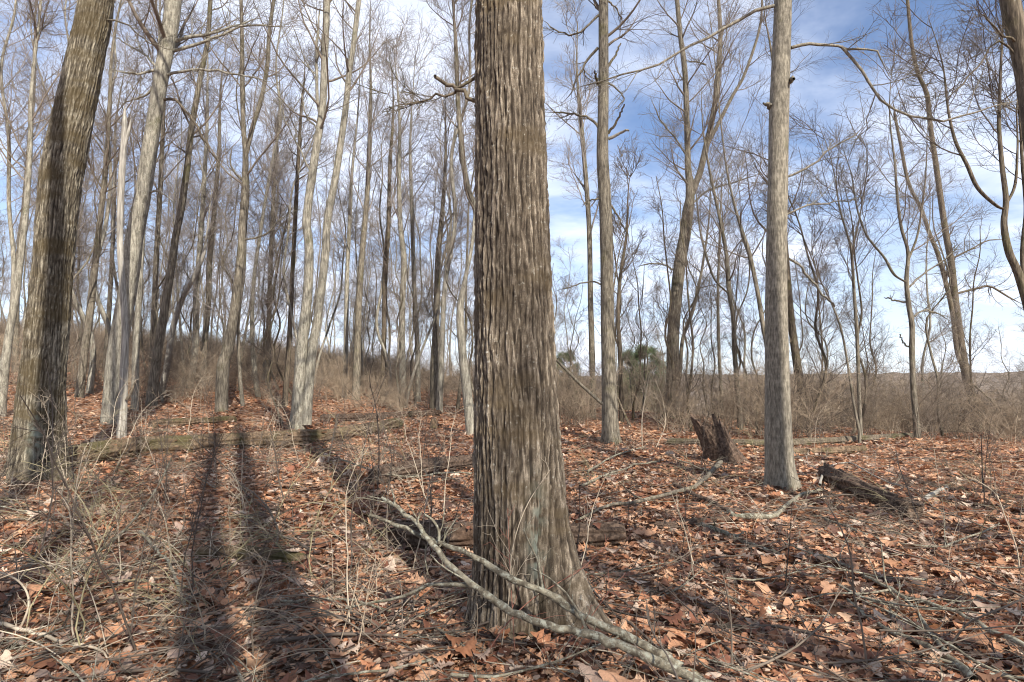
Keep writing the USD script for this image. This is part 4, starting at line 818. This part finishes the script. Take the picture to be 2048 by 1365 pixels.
LOGS = []
def log(name, label, pts, r, m='mossy', seed=1, taper=.8, sink=.35, split=False, sides=56, cat='fallen log', far=60.0):
    P = np.array([ground_at(*p, far) for p in pts]); P[:, 2] += r * (1 - sink)
    n = 70; P = resample(P, n); base = P[0].copy(); rng = R_(seed); LOGS.append((P, r, taper))
    t = thing(name, label, cat, base)
    tan = unit(np.gradient(P, axis=0)); a = unit(np.cross(tan, [0, 0, 1.0])); b = np.cross(a, tan)
    th = np.arange(sides) * 2 * np.pi / sides; L = np.linalg.norm(P[-1] - P[0])
    S, TH = np.meshgrid(np.linspace(0, L, n), th, indexing='ij')
    q = np.stack([np.cos(TH) * 1.6, np.sin(TH) * 1.6, S * 2.0], -1)
    rad = r * np.linspace(1, taper, n)[:, None] * (1 + .42 * (meshkit.fbm(q, 3, seed) - .5) + .22 * (meshkit.fbm(np.stack([np.cos(TH) * 5, np.sin(TH) * 5, S * 1.1], -1), 2, seed + 3) - .5))
    rad = rad * (1 - .16 * smooth(.55, 1, np.abs(np.cos(TH * 4.5 + 5 * meshkit.fbm(np.stack([np.cos(TH) * 2, np.sin(TH) * 2, S * 1.5], -1), 2, seed + 8)))))
    if split: rad = rad * (1 - .45 * np.exp(-((TH - 1.9) / .5) ** 2))
    rad = rad * np.minimum(1, .75 + np.minimum(S, L - S) * 4)
    v = P[:, None] + rad[..., None] * (np.cos(TH)[..., None] * a[:, None] + np.sin(TH)[..., None] * b[:, None])
    I, J = np.meshgrid(np.arange(n - 1) * sides, np.arange(sides), indexing='ij'); J2 = (J + 1) % sides
    f = np.concatenate([np.stack([I + J, I + J2, I + sides + J2], -1).reshape(-1, 3), np.stack([I + J, I + sides + J2, I + sides + J], -1).reshape(-1, 3)])
    part('log_body', t, (v.reshape(-1, 3), f), M[m], off=base)
    for e, (row, c) in enumerate(((v[0], P[0]), (v[-1], P[-1]))):       # ragged end grain
        c = c + (tan[0] if e == 0 else -tan[-1]) * r * .35
        f2 = np.array([[k, (k + 1) % sides, sides] if e else [(k + 1) % sides, k, sides] for k in range(sides)])
        part('log_end', t, (np.vstack([row, c]), f2), M['rot'], smooth=False, off=base)
log('mossy_log', 'long mossy fallen log stretching from the large left oak past the twin-stemmed tree', [(120, 938), (250, 915), (380, 905), (500, 897), (590, 892), (665, 886), (730, 872), (800, 856)], .19, seed=1, sink=.25)
log('mossy_log', 'small sunken mossy log across the shadowed leaves in the left foreground', [(395, 1118), (470, 1122), (560, 1130), (628, 1140)], .08, seed=2, sink=.4)
log('rotten_log', 'dark rotting log on the ground behind the thick oak, showing at both sides', [(768, 1098), (860, 1100), (1000, 1102), (1150, 1096), (1250, 1092)], .15, 'rot', seed=3, sink=.15)
log('rotten_log', 'low rust-brown rotting log left of the thick oak, above the bare branch', [(745, 975), (800, 960), (870, 948), (950, 936)], .15, 'rot', seed=4, sink=.2)
log('rotten_log', 'split grey rotting log right of the beech', [(1655, 958), (1700, 985), (1760, 1010), (1832, 1040)], .17, 'rot', seed=5, split=True)
log('fallen_tree', 'long pale fallen tree along the edge of the drop, behind the stump and the beech', [(1335, 890), (1420, 892), (1530, 893), (1650, 888), (1740, 882), (1835, 876)], .10, 'dark', seed=6, far=18.0)
log('fallen_tree', 'mossy fallen tree in front of the long pale one, right of the beech foot', [(1580, 912), (1650, 910), (1730, 903)], .10, 'mossy', seed=7, far=16.5)
log('mossy_log', 'dark fallen log among the brush behind the twin-stemmed tree', [(640, 845), (730, 842), (830, 835), (880, 832)], .14, 'rot', seed=8)
log('mossy_log', 'mossy log in front of the left thicket, below the curved tree', [(300, 858), (380, 852), (470, 845)], .12, 'mossy', seed=9)
log('fallen_tree', 'thin dark fallen tree under the limb from the stump', [(1300, 1058), (1350, 1060), (1400, 1052), (1465, 1046)], .05, 'rot', seed=10)

def stump():
    """Leaning broken stump: a hollow shell, tall on the left, jagged."""
    g = ground_at(1455, 925); y0 = g[1]; s = y0 / F * 1.02
    base = g.copy(); t = thing('rotten_stump', 'dark rotten stump with a jagged hollow top, left of the beech', 'stump', base)
    rng = R_(3); n, sides = 40, 64
    th = np.arange(sides) * 2 * np.pi / sides; u = np.linspace(0, 1, n)
    U, TH = np.meshgrid(u, th, indexing='ij')
    top = 0.55 + 0.40 * np.exp(-((np.abs((th - np.pi + np.pi) % (2 * np.pi) - np.pi) ) * 0)) * 0
    d = lambda a: (th - math.radians(a) + np.pi) % (2 * np.pi) - np.pi
    top = (78 + 20 * np.exp(-(d(180) / .6) ** 4) + 26 * np.exp(-(d(-70) / .15) ** 2) + 10 * np.exp(-(d(5) / .4) ** 2) + rng.uniform(-5, 5, sides)) * s
    Z = U * top[None]
    lean = -0.42
    r = (36 * (1 - .22 * U) + 22 * np.exp(-U * 5.0) * (0.6 + .5 * np.cos(TH - .35))) * s
    r = r * (1 + .20 * (meshkit.fbm(np.stack([np.cos(TH) * 4, np.sin(TH) * 4, U * 1.2], -1), 3, 4) - .5)) + .03 * (bark_height(TH, Z, .2, 8, .05, .6) - .6)
    def shell(rr, flip):
        v = np.stack([np.cos(TH) * rr + lean * Z, np.sin(TH) * rr, Z - .1], -1)
        I, J = np.meshgrid(np.arange(n - 1) * sides, np.arange(sides), indexing='ij'); J2 = (J + 1) % sides
        f = np.concatenate([np.stack([I + J, I + J2, I + sides + J2], -1).reshape(-1, 3), np.stack([I + J, I + sides + J2, I + sides + J], -1).reshape(-1, 3)])
        return v.reshape(-1, 3), (f[:, ::-1] if flip else f)
    ri = np.maximum(r - .05 - .02 * U, .02)
    vo, fo = shell(r, False); vi, fi = shell(ri, True)
    k = (n - 1) * sides; J = np.arange(sides); J2 = (J + 1) % sides
    rim = np.concatenate([np.stack([k + J, k + J2, len(vo) + k + J2], -1), np.stack([k + J, len(vo) + k + J2, len(vo) + k + J], -1)])
    part('shell', t, (np.vstack([vo, vi]), np.vstack([fo, fi + len(vo), rim])), M['rot'], smooth=40)
    P = np.array([[-.05, -.10, .28], [-.02, -.14, .55], [.02, -.12, .80]]); 
    part('splinter', t, tubes(np.array([[[-.12, -.2, .3], [-.16, -.22, .5], [-.20, -.2, .78]], [[-.02, -.2, .25], [-.07, -.22, .45], [-.12, -.22, .58]]]) * (s / .0085), np.array([[.035, .025, .004], [.03, .02, .004]]), 6), M['rot'], smooth=False)
stump()
def small_stump():
    g = ground_at(867, 858); t = thing('small_stump', 'small mossy broken stump beside the brush left of the thick oak', 'stump', g)
    P = np.array([[0, 0, -.1, .12], [0, 0, .1, .1], [.01, 0, .2, .095], [.01, 0, .27, .07]])
    part('stump_body', t, trunk_mesh(P, 16, .03, seed=4, wobble=.2)[0], M['mossy'])
    part('stump_top', t, tubes(np.array([[[.01, 0, .2], [.02, 0, .28], [.05, 0, .30]]]), np.array([[.09, .06, .001]]), 12), M['rot'])
small_stump()

lx, ly, lz, lq, ls, li, lbig, lrest = scatter_leaves()
lit = '/World/ground/leaf_litter'
prim = instancer(lit, [], li[lrest], np.column_stack([lx, ly, lz])[lrest], lq[lrest], ls[lrest])
protos = []
for (s, c) in COMBO:
    usdp = part('fallen_leaf', lit, SHAPES[s], M[f'leaf{c}']); protos.append(usdp.GetPath())
UsdGeom.PointInstancer(prim).GetPrototypesRel().SetTargets(protos)
tag(prim, kind='stuff')
for i in lbig:
    s, c = COMBO[li[i]]
    w, xx, yy, zz = lq[i]
    v = SHAPES[s][0] * ls[i]; u = np.array([xx, yy, zz]); tq = 2 * np.cross(u, v); v = v + w * tq + np.cross(u, tq) + [lx[i], ly[i], lz[i] + .006]
    part('leaf', ground, (v, SHAPES[s][1]), M[f'leaf{c}'])

# ------------------------------------------------------------------ canes and saplings, traced
def upright(name, label, pts, r0, r1, m, seed, twigs=6, cat='sapling', lean=.25):
    """pts from the foot up; the foot stands on the ground, the rest in the upright plane there."""
    g = ground_at(*pts[0]); y0 = g[1]; rng = R_(seed)
    P = np.array([at(px, py, y0) for px, py in pts]); P[0] = g; P[:, 1] += np.linspace(0, 1, len(P)) * rng.uniform(-lean, lean)
    P = resample(P, 16); r = np.linspace(r0, r1, 16)
    t = thing(name, label, cat, g)
    part('stem', t, tubes(P[None], r[None], 6), M[m], off=g)
    if twigs:
        B = spawn(P[None], r[None], twigs, rng, .25, 1, (30, 65), .3, 5, .13, .05, .6, .0018, .5)
        C = spawn(*B, 2, rng, .2, 1, (30, 60), .5, 4, .15, 0, .7, .0015, .6)
        part('twigs', t, join(tubes(*B, 4), tubes(*C, 3)), M[m], off=g, kind='stuff')
UPR = [
    ('sapling', 'dark thin sapling rising from the bottom edge in front of the thick dark branch', [(1738, 1364), (1725, 1250), (1714, 1195), (1711, 1121), (1703, 1085), (1678, 1030), (1641, 975)], .006, .003, 'twig'),
    ('sapling', 'sapling stem at the bottom edge right of the oak root', [(1463, 1362), (1461, 1268), (1454, 1206), (1438, 1136)], .006, .003, 'twig'),
    ('sapling', 'thin sapling standing between the oak root and the brown branch', [(1392, 1147), (1385, 1114), (1370, 1048), (1348, 986)], .006, .003, 'cane'),
    ('sapling', 'thin dark sapling in front of the pale curved branch', [(1570, 1178), (1570, 1085), (1568, 1000)], .006, .002, 'twig_dark'),
    ('sapling', 'leaning sapling on the leaves right of the rotten log', [(1842, 1048), (1831, 1022), (1820, 986), (1802, 938), (1795, 902)], .009, .004, 'twig'),
    ('sapling', 'straight dark sapling near the right edge', [(1967, 995), (1971, 957), (1974, 869)], .010, .004, 'twig_dark'),
    ('sapling', 'forked young stem arching to the right edge from the bottom right', [(1890, 1310), (1916, 1246), (1934, 1220), (1989, 1184), (2055, 1136)], .007, .004, 'twig'),
    ('sapling', 'thin leaning stem at the right edge among dry leaves', [(2040, 1150), (2037, 1100), (2018, 1040), (2000, 990), (1960, 960)], .006, .003, 'cane'),
    ('cane', 'long curved grey cane in the left foreground', [(120, 1160), (176, 1118), (220, 1085), (256, 1048), (289, 1004), (311, 964), (331, 918)], .013, .006, 'branch'),
    ('cane', 'pale upright cane in front of the large left oak foot', [(143, 1088), (154, 1019), (168, 957), (190, 891)], .009, .004, 'cane'),
    ('cane', 'wavy pale cane left of the long curved cane', [(154, 1308), (143, 1250), (146, 1195), (141, 1121), (141, 1066), (136, 1019), (114, 982)], .006, .003, 'cane'),
    ('cane', 'upright cane right of the long curved cane', [(344, 1142), (346, 1085), (341, 1022), (319, 968)], .008, .003, 'cane'),
    ('cane', 'arched pale cane at the left edge', [(42, 1255), (55, 1217), (51, 1187), (29, 1162), (-10, 1146)], .008, .005, 'cane'),
    ('cane', 'green arching cane in the shadowed leaves left of centre', [(584, 1134), (560, 1099), (538, 1077), (509, 1044), (470, 1036)], .006, .003, 'cane_green'),
    ('cane', 'thin upright shoot at the bottom left', [(348, 1362), (350, 1260), (353, 1190)], .004, .002, 'twig'),
    ('cane', 'thin red shoot in front of the oak root', [(1090, 1340), (1140, 1292), (1180, 1255), (1240, 1180), (1300, 1150)][:4], .003, .002, 'cane_red'),
    ('cane', 'red whip arching across the oak root toward the right', [(960, 1330), (1010, 1260), (1060, 1215), (1120, 1183), (1170, 1160), (1230, 1110)], .0035, .002, 'cane_red'),
    ('cane', 'forked pale shoot in front of the oak trunk', [(1000, 1318), (1018, 1200), (1022, 1130), (1035, 1070), (1062, 1010), (1105, 950)], .0035, .002, 'cane'),
    ('cane', 'thin pink shoot left of the forked pale shoot', [(1030, 1320), (1022, 1180), (1018, 1110), (1016, 1050)], .003, .002, 'cane_red'),
    ('cane', 'pale shoot in front of the left side of the oak foot', [(945, 1310), (955, 1250), (958, 1190)], .003, .002, 'cane'),
    ('cane', 'tall dark shoot between the twin-stemmed tree and the thick oak', [(755, 985), (757, 900), (750, 820), (735, 760), (742, 720)], .011, .004, 'twig_dark'),
    ('cane', 'pale leaning shoot below the long mossy log', [(655, 930), (662, 890), (672, 830)], .011, .006, 'cane'),
    ('cane', 'dark thorny shoot in the middle of the left leaves', [(570, 1010), (560, 960), (555, 910), (545, 850)], .011, .004, 'twig_dark'),
    ('cane', 'dark cane slanting up to the right in the left middle ground', [(500, 1000), (470, 950), (420, 900), (380, 860)], .010, .004, 'twig_dark'),
    ('sapling', 'thin bare sapling between the straight grey tree and the V-forked tree', [(1285, 905), (1283, 840), (1290, 790), (1297, 745)], .014, .006, 'cane'),
    ('sapling', 'bowed sapling in front of the V-forked tree', [(1310, 900), (1330, 850), (1325, 800), (1310, 760)], .010, .004, 'cane'),
    ('sapling', 'pale sapling right of the beech by the fallen trunk', [(1640, 950), (1644, 915), (1642, 890)], .009, .005, 'cane'),
]
for i, (nm, lb, pts, r0, r1, m) in enumerate(UPR):
    upright(nm, lb, pts, r0, r1, m, 300 + i, cat='sapling' if nm == 'sapling' else 'cane')

# copies of small shoots and twigs
def shoot_class(k, H, m, arch, twigs, r=.005):
    rng = R_(900 + k); cls = stage.CreateClassPrim(f'/World/shoot_kind_{"abcdefghijklmnop"[k]}')
    A = grow(np.array([[0, 0, -.03]]), np.array([[.15, 0, 1.0]]), np.array([H]), np.array([r]), np.array([.0018]), 14, rng, .09, -arch)
    B = spawn(*A, twigs, rng, .2, 1, (28, 70), .3, 6, .13, .03, .6, .0018, .5)
    C = spawn(*B, 4, rng, .1, 1, (28, 65), .45, 4, .15, 0, .7, .0014, .6)
    part('stem', cls, tubes(*A, 5), M[m]); part('twigs', cls, join(tubes(*B, 4), tubes(*C, 3)), M[m], kind='stuff')
    return cls.GetPath()
SHOOTS = [shoot_class(0, .9, 'twig', .0, 8), shoot_class(1, 1.3, 'cane', .05, 9, .006), shoot_class(2, 1.1, 'cane_green', .12, 7), shoot_class(3, .6, 'twig_dark', .0, 8, .004), shoot_class(4, 1.6, 'twig_dark', .02, 12, .007), shoot_class(5, .8, 'cane', .1, 6), shoot_class(6, 1.4, 'twig', .14, 10, .006)]
rng = R_(55)
SH = ['thin grey shoot', 'tall pale shoot', 'greenish arching shoot', 'small dark shoot', 'tall dark shoot', 'low pale arching shoot', 'arching grey shoot']
def near_zone(px, y):
    side = ('left of the thick oak' if px > 520 else 'on the far left') if px < 1024 else ('right of the thick oak' if px < 1560 else 'on the far right')
    return ('in the foreground leaves ' if y < 6 else 'in the middle leaves ' if y < 11 else 'in the further leaves ') + side
for i in range(295):
    if i < 205: px = rng.uniform(-40, 900); y = rng.uniform(3.6, 13) if rng.random() < .75 else rng.uniform(13, 20)
    else: px = rng.uniform(1130, 2090); y = rng.uniform(4.6, 17)
    x = (px - 1024) / F * y; k = rng.integers(0, 7)
    w = SH[k] + ' ' + near_zone(px, y)
    copies(SHOOTS[k], 'shoot', 'leafless ' + w, 'shoot', (x, y, height(x, y)), rng.uniform(0, 360), rng.uniform(.6, 1.15) * (1.1 if i < 205 else .8), w, tilt=rng.normal(0, 14))
def twig_class(k, L, m, r):
    rng = R_(950 + k); cls = stage.CreateClassPrim(f'/World/stick_kind_{"abcdefghijklmnop"[k]}')
    A = grow(np.array([[-L / 2, 0, .02]]), np.array([[1.0, 0, .02]]), np.array([L]), np.array([r]), np.array([r * .4]), 10, rng, .12, 0)
    A[0][:, :, 2] = np.abs(A[0][:, :, 2]) * .5 + r
    B = spawn(*A, 4, rng, .2, 1, (30, 60), .3, 5, .1, .02, .6, .002, .5)
    part('stem', cls, tubes(*A, 6), M[m]); part('twigs', cls, tubes(*B, 4), M[m], kind='stuff')
    return cls.GetPath()
TWIGS = [twig_class(0, .9, 'branch', .008), twig_class(1, .6, 'twig', .006), twig_class(2, 1.4, 'twig_dark', .010), twig_class(3, .5, 'cane', .005), twig_class(4, 1.1, 'twig', .007)]
for i in range(295):
    px = rng.uniform(-40, 2090); y = 3.0 + 11 * rng.random() ** 1.5; x = (px - 1024) / F * y
    if abs(x - .05) < .35 and abs(y - 4.2) < .4: continue
    k = rng.integers(0, 5); w = ['lichened stick', 'small grey twig', 'long dark stick', 'short pale twig', 'grey stick'][k] + ' lying ' + near_zone(px, y)
    copies(TWIGS[k], 'fallen_twig', 'dead ' + w, 'twig', (x, y, height(x, y) + .03), rng.uniform(0, 360), rng.uniform(.6, 1.3), w)

def twig_litter():
    rng = R_(58); N = 4600
    px = rng.uniform(-100, 2150, N); y = 3.2 + 19 * rng.random(N) ** 1.25; x = (px - 1024) / F * y
    ok = np.hypot(x - .05, y - 4.2) > .45; x, y = x[ok], y[ok]; N = len(x)
    az = rng.uniform(0, 6.283, N); q = qmul(turn(np.column_stack([np.cos(az), np.sin(az), 0 * az]), np.abs(rng.normal(0, .16, N))), turn(np.tile([0, 0, 1.0], (N, 1)), rng.uniform(0, 6.283, N)))
    path = '/World/ground/twig_litter'
    prim = instancer(path, [], rng.integers(0, 5, N), np.column_stack([x, y, height(x, y) + rng.uniform(.02, .07, N)]), q, rng.lognormal(math.log(.30), .42, N))
    protos = []
    for k, c in enumerate(TWIGS):
        m = UsdGeom.Xform.Define(stage, f'{path}/twig_{k:03d}'); m.GetPrim().GetReferences().AddInternalReference(c); protos.append(m.GetPath())
    UsdGeom.PointInstancer(prim).GetPrototypesRel().SetTargets(protos)
    tag(prim, kind='stuff')
twig_litter()

def bramble_class(k, m, n, H):
    """A clump of long arching canes that root again where they come down."""
    rng = R_(980 + k); cls = stage.CreateClassPrim(f'/World/bramble_kind_{"abcdefgh"[k]}')
    a = rng.uniform(0, 6.28, n); e = rng.uniform(.5, 1.3, n)
    A = grow(np.column_stack([rng.normal(0, .1, (n, 2)), np.full(n, -.02)]), np.column_stack([np.cos(a) * e, np.sin(a) * e, np.ones(n)]), H * rng.uniform(.7, 1.3, n), np.full(n, .0048), np.full(n, .0016), 16, rng, .07, -.13)
    B = spawn(*A, 5, rng, .2, 1, (35, 80), 1.0, 7, .11, -.02, .6, .0016, .5, .3, lens=.42)
    C = spawn(*B, 3, rng, .1, 1, (30, 70), 1.0, 4, .12, 0, .7, .0012, .6, .3, lens=.16)
    for w in (A, B, C): w[0][:, :, 2] = np.maximum(w[0][:, :, 2], .015)
    for i in range(n): part('cane', cls, tubes(A[0][i:i + 1], A[1][i:i + 1], 5), M[m])
    part('twigs', cls, join(tubes(*B, 4), tubes(*C, 3)), M[m], kind='stuff')
    return cls.GetPath()
BRAM = [bramble_class(0, 'cane', 5, 1.5), bramble_class(1, 'twig', 6, 1.3), bramble_class(2, 'cane_green', 4, 1.4), bramble_class(3, 'twig_dark', 6, 1.6), bramble_class(4, 'brush', 7, 1.2)]
rng = R_(59)
for i in range(120):
    left = i < 84
    if left: px = rng.uniform(-60, 820) - 200 * (rng.random() < .3); y = 3.6 + 11 * rng.random() ** 1.2
    else: px = rng.uniform(1180, 2090); y = 5 + 12 * rng.random()
    x = (px - 1024) / F * y; k = rng.integers(0, 5)
    w = ['pale bramble', 'grey bramble', 'green-stemmed bramble', 'dark bramble', 'tan bramble'][k] + ' arching ' + near_zone(px, y)
    copies(BRAM[k], 'bramble', 'leafless ' + w, 'bramble', (x, y, height(x, y)), rng.uniform(0, 360), rng.uniform(.55, 1.1) * (1 if left else .75), w)
